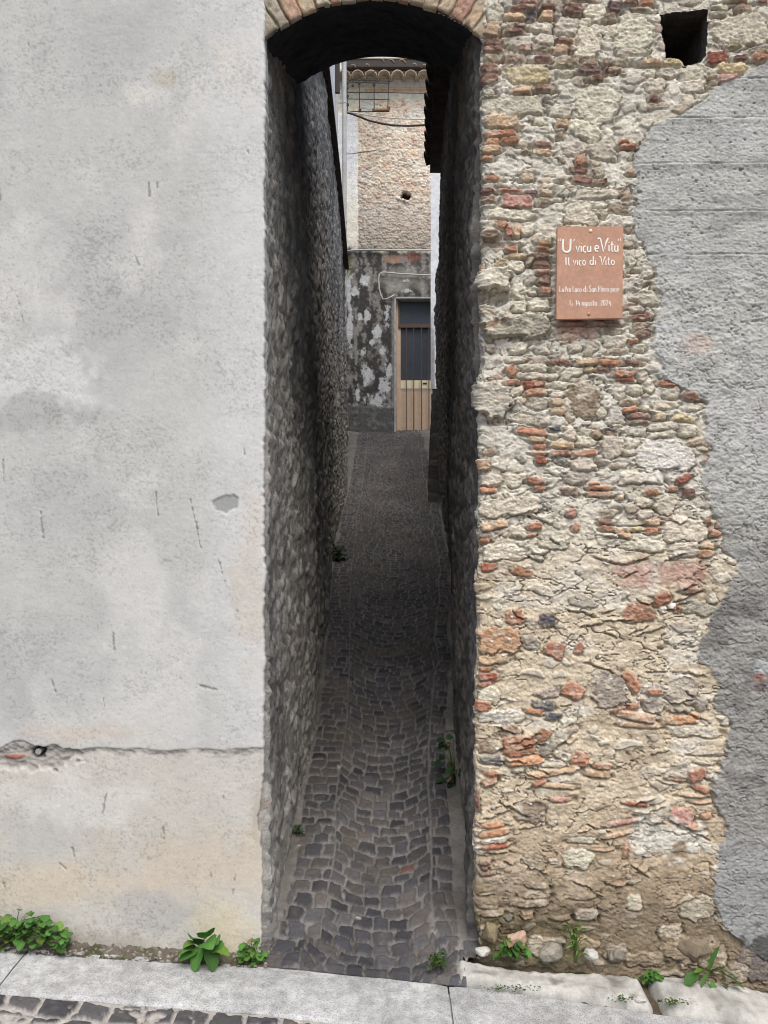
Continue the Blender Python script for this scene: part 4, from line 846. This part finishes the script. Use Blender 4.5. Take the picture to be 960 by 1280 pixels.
# conduits on the facade
def fpt(x, y, d=-.05): return Vector(((x - 480) * SF, ZF + d, CZ + (640 - y) * SF))
def fcurve(name, m, parent, pts, r, d=-.05):
    bm = bmesh.new(); add_tube(bm, [fpt(x, y, d) for x, y in pts], r, 8); return bm_obj(name, bm, m, parent, True)
fcurve('water_pipe', M_cablep, far, [(428, 316), (444, 313.8), (470, 313.4), (500, 314.2), (545, 314)], .016)
fcurve('cable_loop', M_cablep, far, [(545, 345.5), (520, 344.5), (500, 343.4), (482, 341.6), (477, 341.8), (474.2, 344), (473.3, 350), (474, 362), (476, 370), (478.5, 375), (483, 375), (488, 372.5), (493, 369.5)], .013)
# ------------------------------------------------------------------ houses flanking the far end
wh = thing('white_house', 'white plastered house with a downpipe beyond the left alley wall', 'house', (-.7, 9.75, 2.0))
bm = bmesh.new(); v = [bm.verts.new(p) for p in ((-4, 9.76, 1.5), (-.705, 9.76, 1.5), (-.70, 11.7, 1.9), (-.70, 11.7, 10.5), (-.705, 9.76, 10.5), (-4, 9.76, 10.5), (-4, 11.7, 10.5), (-4, 11.7, 1.9))]
bm.faces.new((v[0], v[1], v[4], v[5])); bm.faces.new((v[1], v[2], v[3], v[4])); bm.faces.new((v[5], v[4], v[3], v[6])); bm.faces.new((v[2], v[7], v[6], v[3]))
bm_obj('wall', bm, mat('white_plaster', alb((236, 238, 240)), var=.08, vscale=6, bumps=((60, .3),)), wh)
bm = bmesh.new(); add_tube(bm, [(-.600, 11.62, z) for z in (3.6, 5, 7, 9, 10.2)], .034, 12); dp = bm_obj('downpipe', bm, M_pipe, wh, True)
for z in (4.4, 6.1, 7.9):
    bm = bmesh.new(); add_tube(bm, [(-.70, 11.62, z), (-.60, 11.62, z)], .012, 6); add_tube(bm, [(-.600, 11.62, z - .015), (-.600, 11.62, z + .015)], .040, 12); bm_obj('bracket', bm, M_pipe, dp)
for y, z0, z1 in ((11.0, 7.72, 8.4), (11.6, 6.10, 6.52)):
    bm = bmesh.new(); add_box(bm, -.70, -.635, y, y + .05, z0, z1, .006); bm_obj('shutter_edge', bm, M_iron, wh)
ph = thing('pale_house', 'pale plastered house corner on dark stone base beyond the tiled eave', 'house', (.55, 9.1, 1.8))
bm = bmesh.new(); v = [bm.verts.new(p) for p in ((1.8, 9.08, 3.1), (.552, 9.08, 3.1), (.705, 11.6, 3.1), (.705, 11.6, 7.4), (.552, 9.08, 7.4), (1.8, 9.08, 7.4), (1.8, 11.6, 7.4), (1.8, 11.6, 3.1))]
bm.faces.new((v[1], v[0], v[5], v[4])); bm.faces.new((v[2], v[1], v[4], v[3])); bm.faces.new((v[4], v[5], v[6], v[3])); bm.faces.new((v[7], v[2], v[3], v[6]))
bm_obj('wall', bm, mat('pale_plaster', alb((224, 226, 228)), var=.12, vscale=5, bumps=((50, .4),)), ph)
zs = np.linspace(9.06, 11.58, 110); fr_ = np.linspace(1.3, .53, 50); hs = np.linspace(1.5, 3.16, 120)
path = [(x, 9.06) for x in fr_] + [(.53 + .25 * (z - 9.06) / 4.14, z) for z in zs[1:]] + [(x, 11.58) for x in np.linspace(.70, 1.7, 30)]
U, Hh = np.meshgrid(np.arange(len(path)), hs); px = np.array([p[0] for p in path]); pz = np.array([p[1] for p in path])
cum = np.concatenate([[0], np.cumsum(np.hypot(np.diff(px), np.diff(pz)))])[U]
f1, f2, iv, _ = voro(cum / .2, Hh / .13, 1100); d = .010 * ss(.02, .3, f2 - f1) * (.3 + iv) + .012 * fbm(cum * 3, Hh * 3, 4, 1101)
nx = np.where((U < 50) | (U > 158), 0, -1.0); ny = np.where(U < 50, -1.0, np.where(U > 158, 1.0, 0))
C = np.zeros(U.shape + (3,)) + alb((84, 81, 78)); C = C * (.7 + .5 * iv)[..., None]
grid('stone_base', np.stack([px[U] + nx * d + (.045 * ss(1.9, 3.15, Hh)) * (U > 40), pz[U] + ny * d, Hh], -1)[:, ::-1], C[:, ::-1], M_sto, ph)
# ------------------------------------------------------------------ wire bracket and overhead cables
br = thing('wire_bracket', 'thin rusty iron wire bracket with insulators under the far tiled eave', 'bracket', (-.62, 12.9, 8.9))
ZB = 12.95
def bpt(x, y): return W(x, y, ZB)
def btube(name, m, pts, r, parent=br):
    bm = bmesh.new(); add_tube(bm, [bpt(x, y) for x, y in pts], r, 6); return bm_obj(name, bm, m, parent)
for a in (((430, 99.6), (460, 100.4), (487, 101.6)), ((430, 102.4), (487, 104)), ((433, 115.4), (487, 115.6)), ((434, 123.6), (487, 124.6)), ((428, 139.2), (487, 139.6))): btube('rail', M_iron, a, .008)
for a in (((449, 100), (449.6, 138)), ((467.6, 101), (467.8, 139)), ((486, 101.6), (484.6, 138.5)), ((433.5, 97), (434.5, 142))): btube('upright', M_iron, a, .008)
btube('rust_bar', M_rust, ((467, 138), (486.5, 137.2)), .026)
for x, y in ((449, 103.6), (467.6, 106), (434, 103.6), (450, 137.6), (467, 137.5), (486, 135.5), (441, 107), (434.3, 110), (434.5, 120), (434.6, 131)): btube('insulator', M_iron, ((x, y - 1.3), (x, y + 1.3)), .022)
def cable(label, pts, r, m=M_cable):
    o = tag(bm_obj('overhead_cable', (lambda b: (add_tube(b, pts, r, 8), b)[1])(bmesh.new()), m, None, True), label, 'cable', 'overhead cables across the far facade')
    return o
def sag(a, b, k, n=16):
    out = []
    for i in range(n + 1):
        t = i / n; p = a.lerp(b, t); p.z -= k * 4 * t * (1 - t); out.append(p)
    return out
cable('thick dark cable sagging lowest across the far rubble facade', [W(x, y, 12.9) for x, y in ((434, 140.5), (443, 143.5), (452, 147), (462, 151), (475, 154), (490, 156.6), (510, 157.4), (530, 156.5), (560, 154))], .017)
cable('thin pale cable just above the thick sagging one', sag(W(434, 139.5, 12.85), W(560, 147.5, 12.85), .06), .010, M_cablep)
cable('thin dark wire slanting up from the bracket to the far roof tiles', [W(436, 101, 12.8), W(458, 93.5, 12.8), W(472, 87.6, 12.9)], .006)
cable('short dark wire pinned across the white pilaster and rubble', [W(430, 192.6, 13.2), W(441, 192.2, 13.2), W(452, 190.2, 13.2), W(470, 188.2, 13.2)], .006)
cable('thin level wire running right from the bracket along the brick course', sag(W(486, 115.6, 12.95), W(560, 116, 12.95), .01), .007)
# ------------------------------------------------------------------ the sign
ZS = D - .045
sg = thing('wall_sign', 'terracotta coloured rectangular wall sign with white handwritten lettering on the rubble', 'sign', tuple(W(737, 398, ZS)))
def sp(x, y, d=0.0): p = W(x, y, ZS); p.y += d; return p
bm = bmesh.new()
cr = [(696.4, 283.4), (779.2, 282.6), (778.2, 398.2), (695.4, 399.4)]
fr_ = [bm.verts.new(sp(x, y)) for x, y in cr]; bk_ = [bm.verts.new(sp(x, y, .016)) for x, y in cr]
bm.faces.new(fr_); bm.faces.new(bk_[::-1])
for k in range(4): bm.faces.new((fr_[k], bk_[k], bk_[(k + 1) % 4], fr_[(k + 1) % 4]))
bmesh.ops.recalc_face_normals(bm, faces=bm.faces)
bmesh.ops.bevel(bm, geom=list(bm.edges), offset=.002, segments=2, affect='EDGES')
board = bm_obj('board', bm, M_sign, sg)
def arcp(cx, cy, rx, ry, a0, a1, n=10): return [(cx + rx * math.cos(R_(a0 + (a1 - a0) * i / n)), cy + ry * math.sin(R_(a0 + (a1 - a0) * i / n))) for i in range(n + 1)]
G = {
 'U': (.62, [[(0.02, 1.0), (0, .4)] + arcp(.30, .32, .30, .32, 180, 360) + [(.60, .5), (.62, 1.02)]]),
 'v': (.44, [[(0, .58), (.2, 0), (.44, .6)]]),
 'i': (.10, [[(.05, .56), (.05, 0)], [(.06, .78), (.07, .83)]]),
 'c': (.38, [arcp(.22, .29, .20, .29, 55, 310)]),
 'u': (.42, [[(.02, .56), (.0, .2)] + arcp(.18, .18, .18, .18, 180, 340, 6) + [(.38, .3), (.38, .57)], [(.38, .4), (.40, 0)]]),
 'e': (.42, [[(.03, .27), (.38, .33)] + arcp(.21, .31, .19, .28, 5, 310)]),
 'V': (.66, [[(-.16, .94), (-.02, 1.0), (.06, .95), (.28, 0), (.50, .7), (.66, 1.02)]]),
 't': (.32, [[(.14, .92), (.13, .12), (.20, 0), (.32, .04)], [(-.02, .62), (.32, .66)]]),
 'I': (.12, [[(.06, .98), (.06, 0)]]), 'l': (.16, [[(.04, 1.0), (.03, .1), (.16, .0)]]),
 'o': (.42, [arcp(.2, .28, .2, .28, 90, 450, 14)]),
 'd': (.44, [arcp(.2, .26, .19, .26, 60, 360, 12), [(.40, 1.0), (.39, 0)]]),
 'L': (.40, [[(.03, 1.0), (0, .02), (.40, .05)]]),
 'a': (.42, [arcp(.19, .26, .19, .26, 60, 360, 12), [(.38, .54), (.39, 0)]]),
 'P': (.42, [[(.04, 0), (.02, .98)] + arcp(.08, .72, .32, .26, 90, -90, 8)]),
 'r': (.28, [[(.02, .56), (.04, 0)], [(.04, .34), (.14, .52), (.28, .5)]]),
 'S': (.46, [[(.44, .86), (.30, 1.0), (.10, .94), (.03, .74), (.16, .56), (.36, .42), (.42, .2), (.28, .02), (.10, .02), (0, .16)]]),
 'n': (.40, [[(.02, .56), (.02, 0)], [(.02, .34), (.16, .56), (.32, .5), (.37, .3), (.37, 0)]]),
 'F': (.40, [[(.44, .98), (.04, .98), (.02, 0)], [(.03, .54), (.30, .56)]]),
 'p': (.42, [[(.02, .56), (.02, -.36)], arcp(.2, .28, .19, .27, 150, -150, 10)]),
 's': (.32, [[(.30, .50), (.14, .57), (.04, .46), (.14, .32), (.28, .22), (.24, .04), (.02, .02)]]),
 'g': (.42, [arcp(.19, .28, .19, .27, 60, 360, 12), [(.39, .54), (.38, -.2), (.22, -.36), (.03, -.28)]]),
 '1': (.20, [[(.0, .78), (.14, .98), (.14, 0)]]), '4': (.46, [[(.30, .98), (.0, .36), (.46, .36)], [(.34, .62), (.34, 0)]]),
 '2': (.44, [[(.02, .78), (.10, .96), (.28, .98), (.38, .80), (.30, .5), (.02, .02), (.44, .03)]]),
 '0': (.44, [arcp(.2, .49, .2, .49, 90, 450, 14)]),
 '"': (.24, [[(.03, 1.02), (.0, .84)], [(.20, 1.04), (.17, .86)]]), "'": (.1, [[(.06, 1.02), (.0, .82)]]), ' ': (.22, []),
}
def lettering(bm, text, x0, x1, yb, cap, rad, gap=.16):
    adv = sum(G[c][0] + gap for c in text) - gap; kx = (x1 - x0) / adv; x = x0; jr = random.Random(text)
    for c in text:
        w_, strokes = G[c]; dy = jr.uniform(-.03, .03); sc_ = jr.uniform(.95, 1.05)
        for st in strokes:
            pts = [sp(x + px * kx, yb - (py * sc_ + dy) * cap, -.0006) for px, py in st]
            add_tube(bm, pts, [rad * S * jr.uniform(.92, 1.1) for _ in pts], 8, True, .45)
        x += (w_ + gap) * kx
for name, items in (('title_lettering', (('"', 698.2, 701.6, 315.4, 17.4, .52), ('U', 703.4, 713.2, 315.0, 16.6, 1.25), ("'", 717.0, 718.4, 315.0, 17.0, .55), ('vicu', 719.8, 738.6, 315.2, 13.2, .82), ('e', 743.2, 748.6, 315.0, 13.0, .82),
                                ('V', 749.6, 760.2, 315.4, 16.6, 1.05), ('itu', 760.6, 772.6, 314.6, 13.6, .82), ('"', 772.4, 776.2, 315.0, 17.0, .5))),
                    ('subtitle_lettering', (('Il', 706.6, 712.4, 332.0, 10.4, .78), ('vico', 716.4, 731.8, 331.8, 11.0, .66), ('di', 737.2, 744.8, 331.2, 10.4, .72), ('V', 750.2, 756.6, 331.6, 10.2, .72), ('ito', 756.8, 768.0, 331.4, 10.6, .66))),
                    ('dedication_lettering', (('La', 699.6, 704.6, 365.0, 7.0, .42), ('Pro', 706.2, 713.6, 365.0, 7.0, .42), ('Loco', 716.0, 726.6, 365.0, 7.0, .42), ('di', 729.0, 734.0, 365.0, 7.4, .42), ('San', 736.4, 745.2, 364.8, 7.6, .45), ('Floro', 748.0, 760.6, 364.8, 7.6, .42), ('pose', 763.4, 774.0, 364.6, 6.8, .40))),
                    ('date_lettering', (('li', 712.2, 715.4, 382.0, 6.6, .45), ('14', 719.4, 724.8, 382.0, 6.6, .5), ('agosto', 727.4, 746.0, 382.0, 7.0, .45), ('2024', 750.6, 763.6, 382.0, 6.8, .45)))):
    bm = bmesh.new()
    for it in items: lettering(bm, *it)
    bm_obj(name, bm, M_white, board)
for x, y in ((738.2, 288.6), (736.0, 392.4)):
    bm = bmesh.new(); p = sp(x, y)
    r = bmesh.ops.create_uvsphere(bm, u_segments=14, v_segments=8, radius=.0068); bmesh.ops.scale(bm, vec=(1, .6, 1), verts=r['verts']); bmesh.ops.translate(bm, vec=p, verts=r['verts'])
    bm_obj('screw', bm, M_screw if y < 300 else M_sign, sg, True)
# ------------------------------------------------------------------ plants
def leaf(bm, base, dirv, L, wd, fold=.25, droop=.5, shape='ovate', n=6, rr=random, tint=None):
    d = Vector(dirv).normalized(); up = Vector((0, 0, 1))
    s = d.cross(up); s = s.normalized() if s.length > 1e-3 else Vector((1, 0, 0)); u = s.cross(d).normalized()
    tw = rr.uniform(-.4, .4); s2 = s * math.cos(tw) + u * math.sin(tw); u2 = u * math.cos(tw) - s * math.sin(tw)
    p = Vector(base); rows = []; ang = 0
    n0 = len(bm.verts)
    for i in range(n + 1):
        t = i / n
        if shape == 'ovate': w_ = max(.03, math.sin(math.pi * min(1, t * .95 + .05) ** .72)) ** .62
        elif shape == 'round': w_ = math.sqrt(max(0, 1 - (2 * t - 1) ** 2)) * .98 + .02
        elif shape == 'spoon': w_ = .12 + .88 * max(0, math.sin(math.pi * max(0, t - .25) / .80)) ** .8 if t < .98 else .1
        elif shape == 'tooth': w_ = (.15 + .85 * math.sin(math.pi * min(1, .1 + t * .88))) * (1.15 if i % 2 else .62)
        else: w_ = math.sin(math.pi * min(1, .12 + .86 * t)) 
        w_ = w_ * wd / 2 * (1 + rr.uniform(-.08, .08))
        rows.append((bm.verts.new(p - s2 * w_ + u2 * w_ * fold), bm.verts.new(p), bm.verts.new(p + s2 * w_ + u2 * w_ * fold)))
        st = L / n; dd = (d * math.cos(ang) - Vector((0, 0, 1)) * math.sin(ang)); p = p + dd * st; ang += droop / n
    for a, b in zip(rows[:-1], rows[1:]):
        bm.faces.new((a[0], a[1], b[1], b[0])); bm.faces.new((a[1], a[2], b[2], b[1]))
    if tint is not None:
        q = rr.random(); c = np.array(tint) * rr.uniform(.6, 1.25)
        if q > .95: c = np.array((.16, .12, .05))
        elif q > .82: c = c * np.array((1.7, 1.2, 1.0))
        for row in rows:
            for k, v in enumerate(row): v[bm.verts.layers.float_color['Col']] = (*(c * (1.18 if k == 1 else 1.0)), 1)
def plant(name, label, cat, base, leaves, m, stem_r=.0016, stems=True, group='weeds along the foot of the walls'):
    base = Vector(base); o = thing(name, label, cat, tuple(base), group)
    bl = bmesh.new(); bl.verts.layers.float_color.new('Col'); bs = bmesh.new(); tint = list(m['leaf'])
    for (tip, dv, L, wd, shape, droop) in leaves:
        tip = base + Vector(tip); mid_ = base.lerp(tip, .5) + Vector((0, 0, .25 * (tip - base).length))
        if stems and (tip - base).length > .008: add_tube(bs, [base + Vector((random.uniform(-.004, .004), 0, -.01)), mid_, tip], [stem_r * 1.3, stem_r, stem_r * .8], 5)
        leaf(bl, tip, dv, L, wd, .22, droop, shape, 8 if L > .05 else 5, random, tint)
    bm_obj('foliage', bl, m, o, True)
    if stems: bm_obj('stem', bs, M_stem, o, True)
    else: bs.free()
    return o
random.seed(21)
def gp(x, y, z): return Vector(((x - 480) / F * z, z, CZ + (640 - y) / F * z))
def bush(cx, wd, hg, dp, n, l0, l1, shape='round'):
    out = []
    for i in range(n):
        a = random.uniform(-1, 1); hgt = random.random() ** .8 * hg * math.sqrt(max(.08, 1 - a * a * .85)); dy = -random.random() * dp
        L = random.uniform(l0, l1)
        out.append(((cx + a * wd / 2, dy, hgt), (a * .8 + random.uniform(-.6, .6), -1 + random.uniform(-.3, .5), random.uniform(-.3, .6)), L, L * random.uniform(.75, 1.0), shape, random.uniform(.3, 1.2)))
    return out
b0 = gp(20, 1178, 2.955)
plant('weed_clump', 'dense low clump of small round green leaves along the plaster wall, far left', 'plant', b0, bush(.0, .40, .135, .06, 210, .016, .040), M_leaf)
big = []
for i, (x, y, dx, dz, L, wd) in enumerate([(246, 1186, -.15, .9, .10, .085), (262, 1190, .4, .75, .11, .085), (250, 1188, -.75, .55, .085, .075), (266, 1192, .75, .45, .075, .06), (246, 1192, -.6, .05, .075, .065), (262, 1188, .25, -.5, .075, .065), (250, 1190, -.1, -.45, .07, .06), (258, 1178, .1, .95, .085, .07), (272, 1194, .9, .25, .06, .045), (240, 1194, -.9, .2, .06, .045), (256, 1184, .35, .3, .085, .075)]):
    p = gp(x, y - 6, 2.925 - .005 * i); big.append((p - gp(252, 1195, 2.95), (dx, -.45, dz), L, wd, 'ovate', .9))
plant('broadleaf_weed', 'weed with a few large broad green leaves between plaster wall and kerb', 'plant', gp(252, 1195, 2.95), big + [((.05 + .02 * random.random(), -.01, .03 * random.random() + .01), (random.uniform(-.5, 1), -.5, random.uniform(0, .8)), .025, .02, 'ovate', .6) for _ in range(14)], M_leaf, .0022)
plant('small_weed', 'small green weed at the bottom corner of the plaster wall beside the alley', 'plant', gp(316, 1200, 2.95), bush(0, .075, .10, .04, 46, .016, .034), M_leafd if False else M_leaf)
plant('rosette_weed', 'little weed rosette in front of the loose terracotta stone', 'plant', gp(640, 1193, 2.93), bush(0, .10, .075, .03, 40, .014, .034, 'ovate'), M_leaf)
up_ = []
for i in range(46):
    t = random.random(); a = random.uniform(-1, 1)
    up_.append(((a * .022 + .012 * math.sin(t * 5), -.01 * random.random(), .015 + t * .135), (a * 1.2, -.5, random.uniform(.0, .8)), random.uniform(.02, .045), random.uniform(.006, .013), 'lance', random.uniform(.2, 1.0)))
plant('upright_weed', 'upright pale green weed with narrow leaves beside a pale loose stone', 'plant', gp(719, 1200, 2.93), up_, M_leafl)
plant('creeping_weed', 'small creeping weed tuft behind the joint of the two stone blocks', 'plant', gp(812, 1222, 2.93), bush(0, .085, .035, .04, 46, .012, .024), M_leaf)
dn = []
for (x, y, x1, y1, L, wd, sh) in [(888, 1212, 893, 1178, .135, .056, 'tooth'), (880, 1214, 858, 1216, .10, .042, 'spoon'), (897, 1214, 918, 1220, .10, .036, 'spoon'), (897, 1220, 912, 1236, .09, .034, 'spoon'), (887, 1222, 889, 1232, .05, .034, 'spoon'), (893, 1212, 914, 1208, .07, .024, 'tooth'), (878, 1212, 866, 1206, .06, .02, 'tooth'), (890, 1214, 902, 1200, .06, .018, 'tooth'), (884, 1218, 872, 1226, .05, .02, 'tooth')]:
    d = Vector((x1 - x, -9, -(y1 - y))); dn.append((gp(x, y, 2.90) - gp(888, 1216, 2.92), d, L, wd, sh, .35 if y1 < y - 10 else .55))
plant('dandelion', 'large dandelion with one tall upright toothed leaf, below the grey cement', 'plant', gp(888, 1216, 2.92), dn, M_leaf, .002)
tf = [((random.uniform(-.03, .03), random.uniform(-.05, .03), random.uniform(.0, .03)), (random.uniform(-.8, .8), -.4, random.uniform(.3, 1)), random.uniform(.012, .03), random.uniform(.006, .012), 'ovate', .6) for _ in range(70)]
plant('sett_weed', 'green weed growing in a joint of the setts at the alley mouth', 'plant', gp(546, 1204, 2.905), tf, M_leaf)
def moss(x, y, z, wd, n, label): plant('moss_tuft', label, 'plant', gp(x, y, z), [((random.gauss(0, wd / 2.6), random.uniform(-.014, .012), random.uniform(-.002, .010)), (random.uniform(-1, 1), -.6, random.uniform(.2, 1)), random.uniform(.007, .014), random.uniform(.005, .010), 'round', .6) for _ in range(n)], M_moss, stems=False)
moss(640, 1236, 2.80, .12, 90, 'thin dark moss line in the joint in front of the nearer stone block')
moss(776, 1250, 2.78, .05, 40, 'tiny moss tuft near the joint of the two stone blocks')
moss(842, 1253, 2.77, .09, 90, 'green moss patch in front of the greyer stone block')
iv_ = []
for i in range(24): iv_.append(((random.uniform(-.07, .01), random.uniform(-.15, .15), random.uniform(-.02, .24)), (-1, -.5, random.uniform(-.5, .4)), random.uniform(.03, .05), random.uniform(.03, .045), 'round', .7))
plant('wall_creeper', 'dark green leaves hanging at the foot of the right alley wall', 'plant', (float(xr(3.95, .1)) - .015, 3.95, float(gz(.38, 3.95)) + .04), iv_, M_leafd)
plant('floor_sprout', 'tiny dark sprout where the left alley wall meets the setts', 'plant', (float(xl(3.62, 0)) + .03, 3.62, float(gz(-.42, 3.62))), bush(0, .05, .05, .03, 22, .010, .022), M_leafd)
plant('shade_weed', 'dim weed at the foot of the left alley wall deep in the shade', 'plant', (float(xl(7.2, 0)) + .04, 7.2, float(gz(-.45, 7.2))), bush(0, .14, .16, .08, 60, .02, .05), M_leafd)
# ------------------------------------------------------------------ loose stones at the foot of the rubble wall
def loose(label, x, y, z, sx, sy, sz, col, seed, rough=.22, cut=None):
    bm = bmesh.new(); bmesh.ops.create_icosphere(bm, subdivisions=4, radius=1)
    rs_ = np.random.RandomState(seed); pl_ = rs_.normal(size=(16, 3)); pl_ /= np.linalg.norm(pl_, axis=1)[:, None]; dd = rs_.uniform(.55, .92, 16)
    for v in bm.verts:
        n = np.array(v.co); k = min(1.0, *[dd[i] / max(1e-3, float(n @ pl_[i])) if n @ pl_[i] > 0 else 9 for i in range(16)])
        r = k * (1 + rough * float(fbm(np.array(n[0] * 2.2 + n[2] + seed), np.array(n[1] * 2.2 - n[2]), 4, seed)))
        v.co = Vector((n[0] * r * sx * .76, n[1] * r * sy * .8, n[2] * r * sz * .74))
    c = gp(x, y, z); bmesh.ops.translate(bm, vec=c, verts=bm.verts)
    m = mat('stone_' + ''.join(random.choice('abcdefgh') for _ in range(4)), alb(col), var=.18, vscale=45, bumps=((70, .5), (300, .4)))
    sx = sx
    return tag(bm_obj('loose_stone', bm, m, None, True), label, 'stone', 'loose stones at the foot of the rubble wall')
loose('rounded terracotta stone with a pale face at the foot of the rubble wall', 645, 1175, 2.955, .062, .05, .052, (190, 160, 140), 5)
loose('small flat white pebble at the alley corner', 604, 1189, 2.945, .045, .03, .020, (190, 187, 178), 6)
loose('pale angular stone left of the upright weed', 688, 1192, 2.955, .07, .035, .045, (158, 152, 138), 7)
loose('white stone just right of the upright weed', 739, 1193, 2.95, .048, .035, .030, (194, 190, 181), 8)
loose('round pitted grey stone right of the white one', 770, 1194, 2.965, .050, .03, .044, (142, 134, 120), 9)
loose('big brownish stone lodged above the joint of the stone blocks', 868, 1185, 2.975, .085, .03, .07, (136, 122, 103), 10)
loose('small brown stone under the corner of the rubble wall', 612, 1166, 2.965, .05, .04, .055, (140, 126, 98), 12)
loose('tiny white pebble in the gap before the stone blocks', 800, 1250, 2.785, .030, .02, .016, (206, 202, 194), 13)
